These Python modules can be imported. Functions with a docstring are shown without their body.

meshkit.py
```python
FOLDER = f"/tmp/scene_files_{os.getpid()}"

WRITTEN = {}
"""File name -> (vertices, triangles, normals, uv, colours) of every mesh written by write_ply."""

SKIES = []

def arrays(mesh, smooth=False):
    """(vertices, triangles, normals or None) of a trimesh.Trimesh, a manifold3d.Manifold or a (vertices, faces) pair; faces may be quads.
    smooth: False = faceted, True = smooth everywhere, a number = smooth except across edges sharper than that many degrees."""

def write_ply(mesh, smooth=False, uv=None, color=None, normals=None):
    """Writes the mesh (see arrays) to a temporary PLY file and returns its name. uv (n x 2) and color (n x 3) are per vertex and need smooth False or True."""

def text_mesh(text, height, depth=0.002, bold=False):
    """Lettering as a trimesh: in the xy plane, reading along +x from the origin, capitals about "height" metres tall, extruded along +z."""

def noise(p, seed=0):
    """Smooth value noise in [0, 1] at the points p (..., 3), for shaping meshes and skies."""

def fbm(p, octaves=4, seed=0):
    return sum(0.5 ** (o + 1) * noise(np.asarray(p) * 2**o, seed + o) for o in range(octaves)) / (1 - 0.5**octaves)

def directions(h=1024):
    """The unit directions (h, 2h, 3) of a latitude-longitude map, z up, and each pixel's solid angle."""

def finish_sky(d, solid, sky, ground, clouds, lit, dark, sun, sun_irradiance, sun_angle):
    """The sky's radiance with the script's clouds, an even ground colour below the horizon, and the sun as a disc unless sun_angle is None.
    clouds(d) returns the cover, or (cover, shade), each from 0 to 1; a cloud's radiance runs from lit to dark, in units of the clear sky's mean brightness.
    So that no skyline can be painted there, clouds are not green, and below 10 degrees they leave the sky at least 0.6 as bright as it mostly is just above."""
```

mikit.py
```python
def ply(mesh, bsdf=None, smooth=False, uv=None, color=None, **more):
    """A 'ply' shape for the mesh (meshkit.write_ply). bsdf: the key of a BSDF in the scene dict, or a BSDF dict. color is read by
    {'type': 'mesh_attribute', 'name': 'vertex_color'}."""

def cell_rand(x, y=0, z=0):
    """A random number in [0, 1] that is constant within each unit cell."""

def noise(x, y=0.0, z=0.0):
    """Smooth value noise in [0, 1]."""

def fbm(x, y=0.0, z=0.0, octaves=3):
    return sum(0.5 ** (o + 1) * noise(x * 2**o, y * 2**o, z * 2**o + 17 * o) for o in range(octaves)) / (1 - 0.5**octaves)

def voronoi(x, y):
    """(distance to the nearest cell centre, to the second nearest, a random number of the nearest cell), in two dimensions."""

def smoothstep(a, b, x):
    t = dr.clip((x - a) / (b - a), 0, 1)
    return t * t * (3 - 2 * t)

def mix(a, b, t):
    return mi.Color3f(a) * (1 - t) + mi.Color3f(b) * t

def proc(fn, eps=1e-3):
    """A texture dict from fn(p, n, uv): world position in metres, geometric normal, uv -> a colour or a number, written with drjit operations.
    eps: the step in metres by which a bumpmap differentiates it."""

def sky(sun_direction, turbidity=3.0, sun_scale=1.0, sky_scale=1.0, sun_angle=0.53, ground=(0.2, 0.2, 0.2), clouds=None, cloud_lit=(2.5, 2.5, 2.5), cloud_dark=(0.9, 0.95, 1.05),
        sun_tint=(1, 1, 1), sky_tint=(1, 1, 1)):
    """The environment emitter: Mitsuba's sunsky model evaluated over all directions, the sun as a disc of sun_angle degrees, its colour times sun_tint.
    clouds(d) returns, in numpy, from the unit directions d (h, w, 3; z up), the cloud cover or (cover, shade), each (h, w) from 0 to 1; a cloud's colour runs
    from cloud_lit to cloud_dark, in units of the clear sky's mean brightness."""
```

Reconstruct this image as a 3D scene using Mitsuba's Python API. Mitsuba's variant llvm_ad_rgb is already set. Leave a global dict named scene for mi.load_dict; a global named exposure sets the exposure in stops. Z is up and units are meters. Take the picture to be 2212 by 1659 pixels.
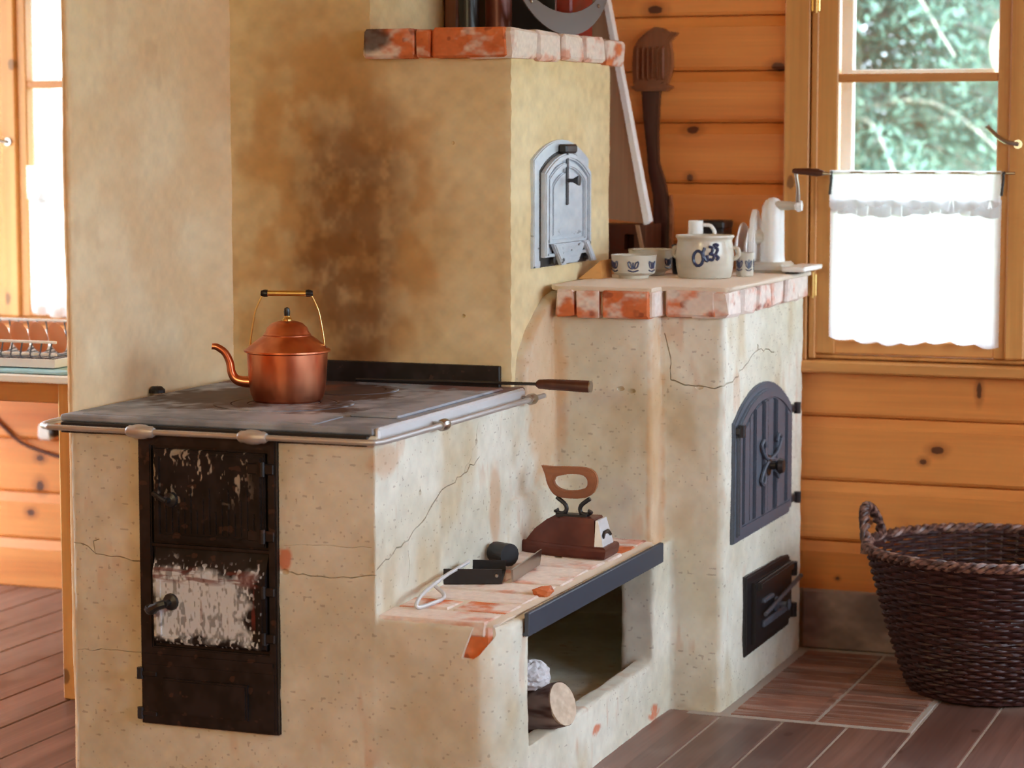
import math, random
import numpy as np, trimesh, manifold3d as m3
import drjit as dr, mitsuba as mi
import mikit, meshkit
from mikit import noise, fbm, voronoi, cell_rand, smoothstep, mix, proc
from shapely.geometry import Polygon, LineString, Point, box as sbox
from shapely.ops import unary_union

random.seed(7)
rng = np.random.default_rng(7)
T = mi.ScalarTransform4f
scene, labels = {'type': 'scene'}, {}

# ------------------------------------------------------------------ camera, sky, exposure
PITCH, YAW = math.radians(5.865), math.radians(20.853)
fwd = np.array([-math.sin(YAW) * math.cos(PITCH), math.cos(YAW) * math.cos(PITCH), -math.sin(PITCH)])
scene['camera'] = {'type': 'thinlens', 'fov': 2 * math.degrees(math.atan(1106 / 5155)), 'fov_axis': 'x',
                   'aperture_radius': 0.013, 'focus_distance': 5.75, 'near_clip': 0.05, 'far_clip': 200.0,
                   'to_world': T().look_at(origin=[0, 0, 1.5], target=[float(v) for v in fwd + [0, 0, 1.5]], up=[0, 0, 1])}
exposure = 3.72
LAMP = 3.7                               # radiance of the paper lamp


def overcast(d):
    n = meshkit.fbm(d * 2.2 + 5.0, 3, 4)
    return np.clip(0.86 + 0.14 * n, 0, 1), np.clip(1.3 * n - 0.35, 0, 0.6)


scene['sky'] = mikit.sky([-0.30, -0.74, 0.60], turbidity=5, sun_scale=1.9, sun_angle=2.0, sun_tint=(0.82, 1.0, 1.15), sky_scale=2.4, sky_tint=(0.95, 1.0, 1.0), ground=(0.22, 0.22, 0.18), clouds=overcast,
                         cloud_lit=(2.38, 3.06, 3.6), cloud_dark=(1.66, 2.13, 2.52))


# ------------------------------------------------------------------ helpers
def lin(*c):
    c = np.array(c, float) / 255
    return tuple(float(v) for v in np.where(c < 0.04045, c / 12.92, ((c + 0.055) / 1.055) ** 2.4))


def col(c):
    return {'type': 'rgb', 'value': list(c)}


def pbr(c, rough=0.5, metal=0.0, **k):
    return {'type': 'twosided', 'bsdf': {'type': 'principled', 'base_color': c if isinstance(c, dict) else col(c), 'roughness': rough, 'metallic': metal, **k}}


def bumped(b, fn, scale, eps=1e-3):
    return {'type': 'bumpmap', 'arbitrary': proc(fn, eps), 'scale': scale, 'bsdf': b}


taken = {}


def key_for(name, parent=None):
    k = (parent + '__' if parent else '') + name
    n = taken.get(k, 0)
    taken[k] = n + 1
    return k if n == 0 else f'{k}_{n:03d}'


def thing(name, label, category, group=None):
    k = key_for(name)
    labels[k] = {'label': label, 'category': category}
    if group:
        labels[k]['group'] = group
    return k


def part(parent, name, mesh, bsdf, smooth=35, label=None, kind=None, **more):
    k = key_for(name, parent)
    scene[k] = mesh if isinstance(mesh, dict) else mikit.ply(mesh, bsdf, smooth=smooth, **more)
    if label or kind:
        labels[k] = {}
        if label:
            labels[k]['label'] = label
        if kind:
            labels[k]['kind'] = kind
    return k


def solo(name, mesh, bsdf, label, category, smooth=35, group=None, kind=None, **more):
    k = key_for(name)
    scene[k] = mikit.ply(mesh, bsdf, smooth=smooth, **more)
    labels[k] = {'label': label}
    if category:
        labels[k]['category'] = category
    if group:
        labels[k]['group'] = group
    if kind:
        labels[k]['kind'] = kind
    return k


def struct(name, mesh, bsdf, smooth=False, parent=None, label=None):
    k = key_for(name, parent)
    scene[k] = mikit.ply(mesh, bsdf, smooth=smooth)
    if not parent:
        labels[k] = {'kind': 'structure'}
        if label:
            labels[k]['label'] = label
    return k


def tm(m):
    if hasattr(m, 'to_mesh'):
        q = m.to_mesh()
        return trimesh.Trimesh(np.array(q.vert_properties[:, :3], float), np.array(q.tri_verts), process=False)
    return m


def man(t):
    return m3.Manifold(m3.Mesh(np.asarray(t.vertices, np.float32), np.asarray(t.faces, np.uint32)))


def cat(*ms):
    out = []
    for m in ms:
        out += [tm(x) for x in m] if isinstance(m, (list, tuple)) else [tm(m)]
    return trimesh.util.concatenate(out)


def mbox(x0, x1, y0, y1, z0, z1):
    return m3.Manifold.cube((x1 - x0, y1 - y0, z1 - z0)).translate((x0, y0, z0))


def hull(pts):
    return tm(m3.Manifold.hull_points(np.asarray(pts, np.float64)))


def rbox(x0, x1, y0, y1, z0, z1, c=0.003):
    """A box with chamfered edges."""
    p = []
    for i in (0, 1):
        for j in (0, 1):
            for k in (0, 1):
                b = np.array([(x0, x1)[i], (y0, y1)[j], (z0, z1)[k]])
                s = np.array([1 - 2 * i, 1 - 2 * j, 1 - 2 * k]) * c
                p += [b + s * [1, 1, 0], b + s * [1, 0, 1], b + s * [0, 1, 1]]
    return hull(p)


def jbox(x0, x1, y0, y1, z0, z1, c=0.006, j=0.004):
    """A chamfered box with uneven corners, for bricks."""
    t = rbox(x0, x1, y0, y1, z0, z1, c)
    v = np.array(t.vertices) + rng.uniform(-j, j, (len(t.vertices), 3))
    return hull(v)


def lathe(profile, n=40, at=(0, 0, 0)):
    """profile: (radius, height) from the bottom axis to the top axis."""
    t = trimesh.creation.revolve(np.array(profile, float), sections=n)
    t.apply_translation(at)
    return t


def tube(pts, r, sides=8, closed=False, caps=True):
    p = np.asarray(pts, float)
    n = len(p)
    r = np.broadcast_to(r, (n,)).astype(float)
    tg = np.roll(p, -1, 0) - np.roll(p, 1, 0) if closed else np.gradient(p, axis=0)
    tg /= np.linalg.norm(tg, axis=1, keepdims=True) + 1e-12
    a = np.cross(tg[0], [0, 0, 1.0] if abs(tg[0][2]) < 0.9 else [1.0, 0, 0])
    A = []
    for t in tg:
        a = a - t * (a @ t)
        a /= np.linalg.norm(a) + 1e-12
        A.append(a)
    A = np.array(A)
    B = np.cross(tg, A)
    th = np.arange(sides) * 2 * math.pi / sides
    v = (p[:, None] + r[:, None, None] * (np.cos(th)[None, :, None] * A[:, None] + np.sin(th)[None, :, None] * B[:, None])).reshape(-1, 3)
    f = []
    for i in range(n if closed else n - 1):
        i2 = (i + 1) % n
        for j in range(sides):
            j2 = (j + 1) % sides
            f += [[i * sides + j, i * sides + j2, i2 * sides + j2], [i * sides + j, i2 * sides + j2, i2 * sides + j]]
    if caps and not closed:
        v = np.vstack([v, p[0], p[-1]])
        for j in range(sides):
            j2 = (j + 1) % sides
            f += [[len(v) - 2, j2, j], [len(v) - 1, (n - 1) * sides + j, (n - 1) * sides + j2]]
    return trimesh.Trimesh(v, np.array(f), process=False)


def spline(pts, n=24):
    p = np.asarray(pts, float)
    q = np.vstack([2 * p[0] - p[1], p, 2 * p[-1] - p[-2]])
    out = []
    for i in range(1, len(q) - 2):
        for t in np.linspace(0, 1, n, endpoint=False):
            a, b, c, d = q[i - 1], q[i], q[i + 1], q[i + 2]
            out.append(0.5 * (2 * b + (c - a) * t + (2 * a - 5 * b + 4 * c - d) * t * t + (3 * b - a - 3 * c + d) * t ** 3))
    return np.array(out + [p[-1]])


def rod(a, b, r, sides=10):
    return tube(np.array([a, b], float), r, sides)


def extr(poly, depth, bevel=0.0):
    """The polygon extruded along +z with a bevelled upper edge."""
    polys = getattr(poly, 'geoms', [poly])
    out = []
    for g in polys:
        if bevel > 0:
            out.append(trimesh.creation.extrude_polygon(g, depth - bevel, engine='earcut'))
            inner = g.buffer(-bevel, join_style=2)
            for q in getattr(inner, 'geoms', [inner]):
                if not q.is_empty:
                    t = trimesh.creation.extrude_polygon(q, bevel, engine='earcut')
                    t.apply_translation([0, 0, depth - bevel])
                    out.append(t)
        else:
            out.append(trimesh.creation.extrude_polygon(g, depth, engine='earcut'))
    return trimesh.util.concatenate(out)


M_FRONT = np.array([[1, 0, 0, 0], [0, 0, -1, 0], [0, 1, 0, 0], [0, 0, 0, 1.0]])   # (u, v, w) -> (x=u, y=-w, z=v)
M_SIDE = np.array([[0, 0, 1, 0], [1, 0, 0, 0], [0, 1, 0, 0], [0, 0, 0, 1.0]])     # (u, v, w) -> (x=w, y=u, z=v)


def front(poly, y, depth, bevel=0.0):
    """The polygon (x, z) on the plane y, standing out towards -y by depth."""
    t = extr(poly, depth, bevel)
    t.apply_transform(M_FRONT)
    t.apply_translation([0, y, 0])
    return t


def side(poly, x, depth, bevel=0.0):
    """The polygon (y, z) on the plane x, standing out towards +x by depth."""
    t = extr(poly, depth, bevel)
    t.apply_transform(M_SIDE)
    t.apply_translation([x, 0, 0])
    return t


def rect(x0, x1, z0, z1):
    return sbox(x0, z0, x1, z1)


def arch(u0, u1, v0, vs, vt, n=20):
    """A rectangle with a flat arch from the shoulders vs to the crown vt."""
    w, h = (u1 - u0) / 2, vt - vs
    r = (w * w + h * h) / (2 * h)
    a0 = math.asin(min(1, w / r))
    top = [((u0 + u1) / 2 + r * math.sin(a), vt - r + r * math.cos(a)) for a in np.linspace(a0, -a0, n)]
    return Polygon([(u0, v0), (u1, v0)] + top)


def rounded_solid(m, edge=0.016, amp=0.004, freq=9.0, smooth=6, seed=1):
    """A manifold refined, softened and made uneven like hand-laid plaster."""
    m = m.refine_to_length(edge)
    t = tm(m)
    t = trimesh.Trimesh(t.vertices, t.faces, process=True)
    trimesh.smoothing.filter_taubin(t, lamb=0.5, nu=0.51, iterations=smooth)
    v = np.array(t.vertices)
    n = np.array(t.vertex_normals)
    d = (meshkit.fbm(v * freq + seed * 7.3, 3, seed) - 0.5) * 2 * amp + (meshkit.noise(v * 2.3 + seed, seed) - 0.5) * amp
    return trimesh.Trimesh(v + n * d[:, None], t.faces, process=False)


def crack(pts, w=0.004, depth=0.014, normal=(0, -1, 0)):
    """Wedges along a line, to be cut out of plaster."""
    normal = np.array(normal, float)
    out = []
    for a, b in zip(pts[:-1], pts[1:]):
        a, b = np.array(a, float), np.array(b, float)
        t = (b - a) / (np.linalg.norm(b - a) + 1e-9)
        s = np.cross(t, normal)
        ww = w * rng.uniform(0.6, 1.7)
        q = []
        for p in (a - t * 0.001, b + t * 0.001):
            q += [p + normal * 0.015 + s * ww, p + normal * 0.015 - s * ww, p - normal * depth]
        out.append(m3.Manifold.hull_points(np.array(q)))
    return m3.Manifold.batch_boolean(out, m3.OpType.Add)


def wander(pts, step=0.02, amp=0.008, ax=(0, 2)):
    """A line made jagged."""
    p = np.asarray(pts, float)
    out = []
    for a, b in zip(p[:-1], p[1:]):
        n = max(1, int(np.linalg.norm(b - a) / step))
        for i in range(n):
            q = a + (b - a) * i / n
            for k in ax:
                q[k] += rng.uniform(-amp, amp) * (i > 0)
            out.append(q)
    return out + [p[-1]]


# ------------------------------------------------------------------ materials
def near(p, c, r):
    """1 at the point c falling to 0 at the radii r, with a ragged outline."""
    q = dr.sqrt(dr.square((p.x - c[0]) / r[0]) + dr.square((p.y - c[1]) / r[1]) + dr.square((p.z - c[2]) / r[2]))
    return 1 - smoothstep(0.55, 1.0, q + 0.55 * (fbm(p.x * 24, p.y * 24, p.z * 24, 3) - 0.5))


def plaster_col(p, n, uv):
    a = fbm(p.x * 5, p.y * 5, p.z * 5, 4)
    b = fbm(p.x * 38, p.y * 38, p.z * 30, 3)
    c = mix(lin(198, 190, 170), lin(215, 209, 194), smoothstep(0.3, 0.7, a))
    c = mix(c, lin(184, 160, 122), 0.6 * smoothstep(0.52, 0.8, fbm(p.x * 9 + 3, p.y * 9, p.z * 4, 3)))
    c = c * (0.88 + 0.24 * b)
    c = mix(c, lin(188, 130, 82), 0.35 * smoothstep(0.60, 0.74, fbm(p.x * 24 + 9, p.y * 24, p.z * 6, 3)) * smoothstep(0.45, 0.65, a))
    speck = smoothstep(0.84, 0.9, noise(p.x * 120, p.y * 120, p.z * 120))
    c = mix(c, lin(110, 84, 60), 0.35 * speck)
    c = mix(c, lin(198, 150, 100), 0.6 * dr.maximum(near(p, (-2.115, 5.78, 0.86), (0.06, 0.17, 0.34)), near(p, (-1.846, 5.895, 0.62), (0.022, 0.07, 0.62))))
    c = mix(c, lin(190, 140, 98), 0.5 * dr.maximum(near(p, (-2.11, 4.76, 0.80), (0.03, 0.09, 0.05)), near(p, (-2.11, 5.42, 0.60), (0.03, 0.05, 0.14))))
    br = mi.Float(0.0)
    for q, r in (((-2.33, 4.70, 0.575), (0.022, 0.03, 0.035)), ((-1.80, 5.33, 0.085), (0.05, 0.045, 0.02)), ((-1.81, 5.80, 0.02), (0.05, 0.06, 0.025))):
        br = dr.maximum(br, near(p, q, r))
    return mix(c, lin(196, 108, 70), 0.85 * br * smoothstep(0.3, 0.5, b))


def hood_col(p, n, uv):
    a = fbm(p.x * 4, p.y * 4, p.z * 4, 4)
    b = fbm(p.x * 34, p.y * 34, p.z * 34, 3)
    c = mix(lin(206, 182, 138), lin(219, 200, 160), smoothstep(0.3, 0.7, a))
    # scorched and sooted plaster above the fire rings: stain with a ragged, blotchy outline
    w = dr.sqrt(dr.square((p.x + 2.66) / 0.36) + dr.square((p.z - 1.30) / 0.66)) + 0.9 * (fbm(p.x * 5 + 7, p.z * 4, 2.3, 4) - 0.5)
    wide = (1 - smoothstep(0.55, 1.1, w)) * (0.5 + 0.5 * smoothstep(0.3, 0.65, fbm(p.x * 18, p.z * 14, 5.1, 3))) * (1 - smoothstep(5.68, 5.72, p.y))
    c = mix(c, lin(176, 124, 64), 0.75 * wide)
    s = (p.x + 2.60) / 0.19
    t = (p.z - 1.20) / 0.50
    q = dr.sqrt(s * s + t * t) + 1.0 * (fbm(p.x * 7 + 2, p.z * 6, 0.3, 4) - 0.5)
    soot = (1 - smoothstep(0.35, 1.25, q)) * (0.55 + 0.45 * smoothstep(0.25, 0.6, fbm(p.x * 26, p.z * 22, 1.7, 3)))* (1 - smoothstep(5.68, 5.72, p.y))
    c = mix(c, lin(112, 66, 32), 0.8 * soot)
    return c * (0.86 + 0.28 * b)


def wing_col(p, n, uv):
    a = fbm(p.x * 4, p.y * 4, p.z * 4, 4)
    b = fbm(p.x * 36, p.y * 36, p.z * 36, 3)
    c = mix(lin(220, 188, 148), lin(228, 204, 168), smoothstep(0.35, 0.65, a)) * (0.9 + 0.2 * b)
    return mix(c, lin(184, 148, 110), 0.25 * smoothstep(0.6, 0.75, fbm(p.y * 9, p.z * 7, p.x * 9, 3)))


def plaster_bump(p, n, uv):
    return fbm(p.x * 60, p.y * 60, p.z * 60, 3) + 0.8 * fbm(p.x * 14, p.y * 14, p.z * 14, 2)


for nm, fn in (('plaster', plaster_col), ('hood_plaster', hood_col), ('wing_plaster', wing_col)):
    scene['m_' + nm] = bumped(pbr(proc(fn), 0.9, specular=0.15), plaster_bump, 0.0022)


def wood(base, dark, light, along, across, seed, knots=1.0, fine=1.0):
    """Pine: grain along an axis, knots in a few cells, and a tone of its own for each board."""
    def fn(p, n, uv):
        u = {'x': p.x, 'y': p.y, 'z': p.z}[along]
        v = {'x': p.x, 'y': p.y, 'z': p.z}[across]
        w = p.x + p.y + p.z - u - v
        d, d2, r = voronoi(u * 3.6 + seed, v * 6.2 + seed * 3)
        k = (1 - smoothstep(0.0, 0.30, d)) * smoothstep(0.80, 0.82, r) * knots
        vv = v + 0.02 * k + 0.03 * fbm(u * 1.3, v * 3 + seed, w * 3, 2)
        g = 0.55 * fbm(u * 1.2, vv * 30 * fine, w * 30 + seed, 3) + 0.45 * noise(u * 0.3 + seed, v * 5.5, 2.0)
        g2 = fbm(u * 6, vv * 190 * fine, w * 150, 2)
        c = mix(dark, light, smoothstep(0.25, 0.75, g))
        c = mix(c, base, 0.5)
        c = c * (0.92 + 0.16 * g2)
        c = mix(c, dark, 0.5 * k)
        hole = 1 - smoothstep(0.055, 0.085, d + 0.03 * (noise(u * 60, v * 60) - 0.5))
        return mix(c, lin(62, 24, 14), 0.9 * hole * smoothstep(0.80, 0.82, r) * knots)
    return fn


KNOTS = ((-1.283, 0.606, 0.017, 0.011), (-1.324, 0.571, 0.010, 0.008), (-1.167, 0.783, 0.007, 0.022), (-2.027, 1.526, 0.019, 0.010), (-2.034, 1.385, 0.010, 0.010), (-1.767, 1.709, 0.020, 0.012), (-1.475, 0.385, 0.007, 0.007),
         (-4.283, 0.440, 0.014, 0.010), (-4.285, 0.346, 0.015, 0.017), (-4.323, 0.254, 0.014, 0.010), (-2.145, 1.88, 0.022, 0.012), (-1.573, 0.212, 0.006, 0.005))


def wall_col(p, n, uv):
    c = WALL(p, n, uv)
    for kx, kz, rx, rz in KNOTS:
        q = dr.sqrt(dr.square((p.x - kx) / rx) + dr.square((p.z - kz) / rz)) + 0.3 * (noise(p.x * 90, p.z * 90) - 0.5)
        c = mix(c, lin(150, 78, 34), 0.55 * (1 - smoothstep(1.2, 3.0, q)))
        c = mix(c, lin(70, 30, 20), 0.9 * (1 - smoothstep(0.85, 1.15, q)))
    return c


WALL = wood(lin(206, 122, 56), lin(174, 88, 34), lin(226, 152, 82), 'x', 'z', 1.3, 0.0)
scene['m_wall_wood'] = pbr(proc(wall_col), 0.42, specular=0.4)
scene['m_trim_wood'] = pbr(proc(wood(lin(196, 136, 74), lin(166, 104, 48), lin(216, 164, 96), 'z', 'x', 4.1, 0.7)), 0.4, specular=0.4)
scene['m_rail_wood'] = pbr(proc(wood(lin(196, 132, 72), lin(164, 98, 46), lin(214, 158, 92), 'x', 'z', 7.7, 0.35)), 0.4, specular=0.4)


def floor_col(p, n, uv):
    f = wood(lin(104, 72, 62), lin(76, 50, 42), lin(130, 96, 84), 'y', 'x', 2.2, 0.5)(p, n, uv)
    board = cell_rand(dr.floor((p.x + 0.06) / 0.1685), 3)
    f = f * (0.8 + 0.4 * board)
    worn = smoothstep(0.46, 0.66, fbm(p.x * 3.1, p.y * 2.0, 5.0, 4)) * (0.5 + 0.5 * fbm(p.x * 60, p.y * 14, 1, 3))
    return mix(f, lin(140, 122, 112), 0.5 * worn)


scene['m_floor'] = pbr(proc(floor_col), 0.38, specular=0.45)
scene['m_grout'] = pbr(lin(150, 138, 128), 0.9)
scene['m_floor_gap'] = pbr(lin(46, 28, 22), 0.9)


def tile_col(p, n, uv):
    a = fbm(p.x * 14, p.y * 14, p.z * 14, 3)
    b = fbm(p.x * 6, p.y * 90, p.z * 20, 2)
    c = mix(lin(98, 60, 48), lin(138, 92, 72), a)
    return mix(c, lin(146, 124, 114), 0.55 * smoothstep(0.45, 0.7, b)) * (0.75 + 0.5 * cell_rand(dr.floor(p.x / 0.24), dr.floor(p.y / 0.0645)))


scene['m_tile'] = pbr(proc(tile_col), 0.45, specular=0.45)


def slate_col(p, n, uv):
    a = fbm(p.x * 9, p.y * 9, p.z * 9, 4)
    return mix(lin(104, 84, 80), lin(146, 124, 116), smoothstep(0.3, 0.7, a)) * (0.8 + 0.4 * fbm(p.x * 50, p.y * 50, p.z * 50, 2))


scene['m_skirting'] = pbr(proc(slate_col), 0.5)


def brick_fn(wash, seed, c0=lin(176, 84, 44), c1=lin(214, 122, 70)):
    def fn(p, n, uv):
        a = fbm(p.x * 22 + seed, p.y * 22, p.z * 22, 3)
        c = mix(c0, c1, a)
        c = mix(c, lin(132, 60, 40), 0.7 * smoothstep(0.6, 0.75, fbm(p.x * 40, p.y * 40 + seed, p.z * 40, 2)))
        w = fbm(p.x * 16 + seed * 2, p.y * 16, p.z * 20, 4)
        c = mix(c, lin(216, 204, 194), smoothstep(wash - 0.12, wash + 0.12, w) * (0.75 + 0.25 * a))
        return c * (0.88 + 0.24 * fbm(p.x * 90, p.y * 90, p.z * 90, 2))
    return fn


def sooty_brick(p, n, uv):
    c = brick_fn(0.52, 3.3)(p, n, uv)
    return mix(c, lin(48, 28, 20), 0.85 * near(p, (-2.53, 5.59, 1.755), (0.075, 0.05, 0.05)))


scene['m_brick_orange'] = bumped(pbr(proc(brick_fn(0.64, 1.0)), 0.85), plaster_bump, 0.003)
scene['m_brick_mixed'] = bumped(pbr(proc(brick_fn(0.50, 5.0)), 0.85), plaster_bump, 0.003)
scene['m_brick_washed'] = bumped(pbr(proc(brick_fn(0.40, 9.0, lin(196, 138, 118), lin(214, 166, 148))), 0.85), plaster_bump, 0.003)
scene['m_brick_sooty'] = bumped(pbr(proc(sooty_brick), 0.85), plaster_bump, 0.003)
scene['m_mortar'] = bumped(pbr(lin(206, 190, 172), 0.95), plaster_bump, 0.003)


def iron_col(p, n, uv):
    a = fbm(p.x * 30, p.y * 30, p.z * 18, 3)
    c = mix(lin(16, 12, 15), lin(32, 26, 29), smoothstep(0.35, 0.7, a))
    return mix(c, lin(84, 52, 38), 0.35 * smoothstep(0.68, 0.76, fbm(p.x * 44 + 5, p.y * 44, p.z * 44, 3)))


scene['m_iron'] = pbr(proc(iron_col), 0.42, specular=0.45)
scene['m_dark_iron'] = pbr(lin(30, 28, 30), 0.4, specular=0.5)


def fire_door_col(p, n, uv):
    c = iron_col(p, n, uv)
    streak = fbm(p.x * 130, p.z * 26, 2.0, 3)
    blot = fbm(p.x * 24 + 3, p.z * 20, 6.0, 3)
    # flaked whitish coating on the upper door
    fine = noise(p.x * 210, p.z * 120, 3.0)
    u = smoothstep(0.64, 0.80, p.z + 0.16 * (blot - 0.5)) * (1 - smoothstep(-2.43, -2.38, p.x + 0.06 * (blot - 0.5)))
    m1 = smoothstep(0.565, 0.63, 0.42 * streak + 0.34 * blot + 0.24 * fine) * u
    c = mix(c, lin(168, 158, 146), 0.85 * m1)
    # worn white enamel on the middle door, with rust that ran down
    s = dr.abs(p.x + 2.525) / 0.128
    t = dr.abs(p.z - 0.458) / 0.084
    q = dr.maximum(s, t) + 0.75 * (fbm(p.x * 30, p.z * 30, 8.0, 4) - 0.5)
    en = (1 - smoothstep(0.72, 1.06, q)) * (0.45 + 0.55 * smoothstep(0.34, 0.5, 0.6 * streak + 0.4 * fine))
    spk = smoothstep(0.70, 0.76, fine) * (1 - smoothstep(0.9, 1.35, q))
    c = mix(c, lin(208, 216, 226), 0.92 * dr.maximum(en, spk))
    run = smoothstep(0.60, 0.70, fbm(p.x * 75, p.z * 7, 9.0, 3)) * smoothstep(0.39, 0.45, p.z + 0.05 * (blot - 0.5)) * (1 - smoothstep(0.525, 0.545, p.z))
    line = smoothstep(0.45, 0.62, fbm(p.x * 22, p.z * 110, 5.0, 3)) * (1 - smoothstep(0.008, 0.024, dr.abs(p.z - 0.525)))
    return mix(c, lin(104, 44, 38), 0.75 * dr.maximum(run * smoothstep(-2.56, -2.5, p.x), line) * (1 - smoothstep(1.0, 1.2, s)))


scene['m_fire_door'] = pbr(proc(fire_door_col), 0.5, specular=0.3)


def cook_col(p, n, uv):
    a = fbm(p.x * 12, p.y * 12, 1.0, 4)
    c = mix(lin(122, 128, 138), lin(156, 162, 172), smoothstep(0.3, 0.7, a))
    # iron browned and blackened by the fire round the rings
    hot = dr.sqrt(dr.square((p.x + 2.62) / 0.33) + dr.square((p.y - 5.28) / 0.44)) + 1.1 * (fbm(p.x * 6 + 1, p.y * 5, 7.0, 4) - 0.5) + 0.25 * (noise(p.x * 60, p.y * 40) - 0.5)
    c = mix(c, mix(lin(58, 46, 46), lin(88, 70, 66), a), 1 - smoothstep(0.75, 1.1, hot))
    rust = smoothstep(0.5, 0.64, fbm(p.x * 7 + 4, p.y * 5, 3.0, 4)) * smoothstep(5.15, 5.45, p.y + 0.3 * (a - 0.5))
    return mix(c, lin(104, 54, 36), 0.75 * rust)


scene['m_cooktop'] = pbr(proc(cook_col), 0.55, 0.1, specular=0.35)
scene['m_rim'] = pbr(lin(214, 214, 216), 0.5, 0.5)
scene['m_steel'] = pbr(lin(176, 170, 162), 0.26, 1.0)
scene['m_rail'] = pbr(lin(190, 184, 180), 0.45, 0.6)
scene['m_lintel'] = pbr(lin(74, 80, 92), 0.5, 0.5)


def damper_col(p, n, uv):
    a = fbm(p.x * 60, p.y * 24, p.z * 40, 3)
    c = mix(lin(172, 182, 192), lin(204, 210, 216), a)
    chip = smoothstep(0.66, 0.7, fbm(p.x * 30, p.y * 34 + 3, p.z * 60, 3)) * (1 - smoothstep(1.23, 1.27, p.z))
    return mix(c, lin(42, 48, 58), 0.9 * chip)


scene['m_damper'] = pbr(proc(damper_col), 0.45, 0.25)
scene['m_oven_iron'] = pbr(lin(84, 92, 104), 0.45, 0.2, specular=0.5)


def copper_col(p, n, uv):
    a = fbm(p.x * 30, p.y * 30, p.z * 12, 3)
    return mix(lin(232, 150, 112), lin(206, 116, 82), smoothstep(0.3, 0.75, a))


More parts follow.
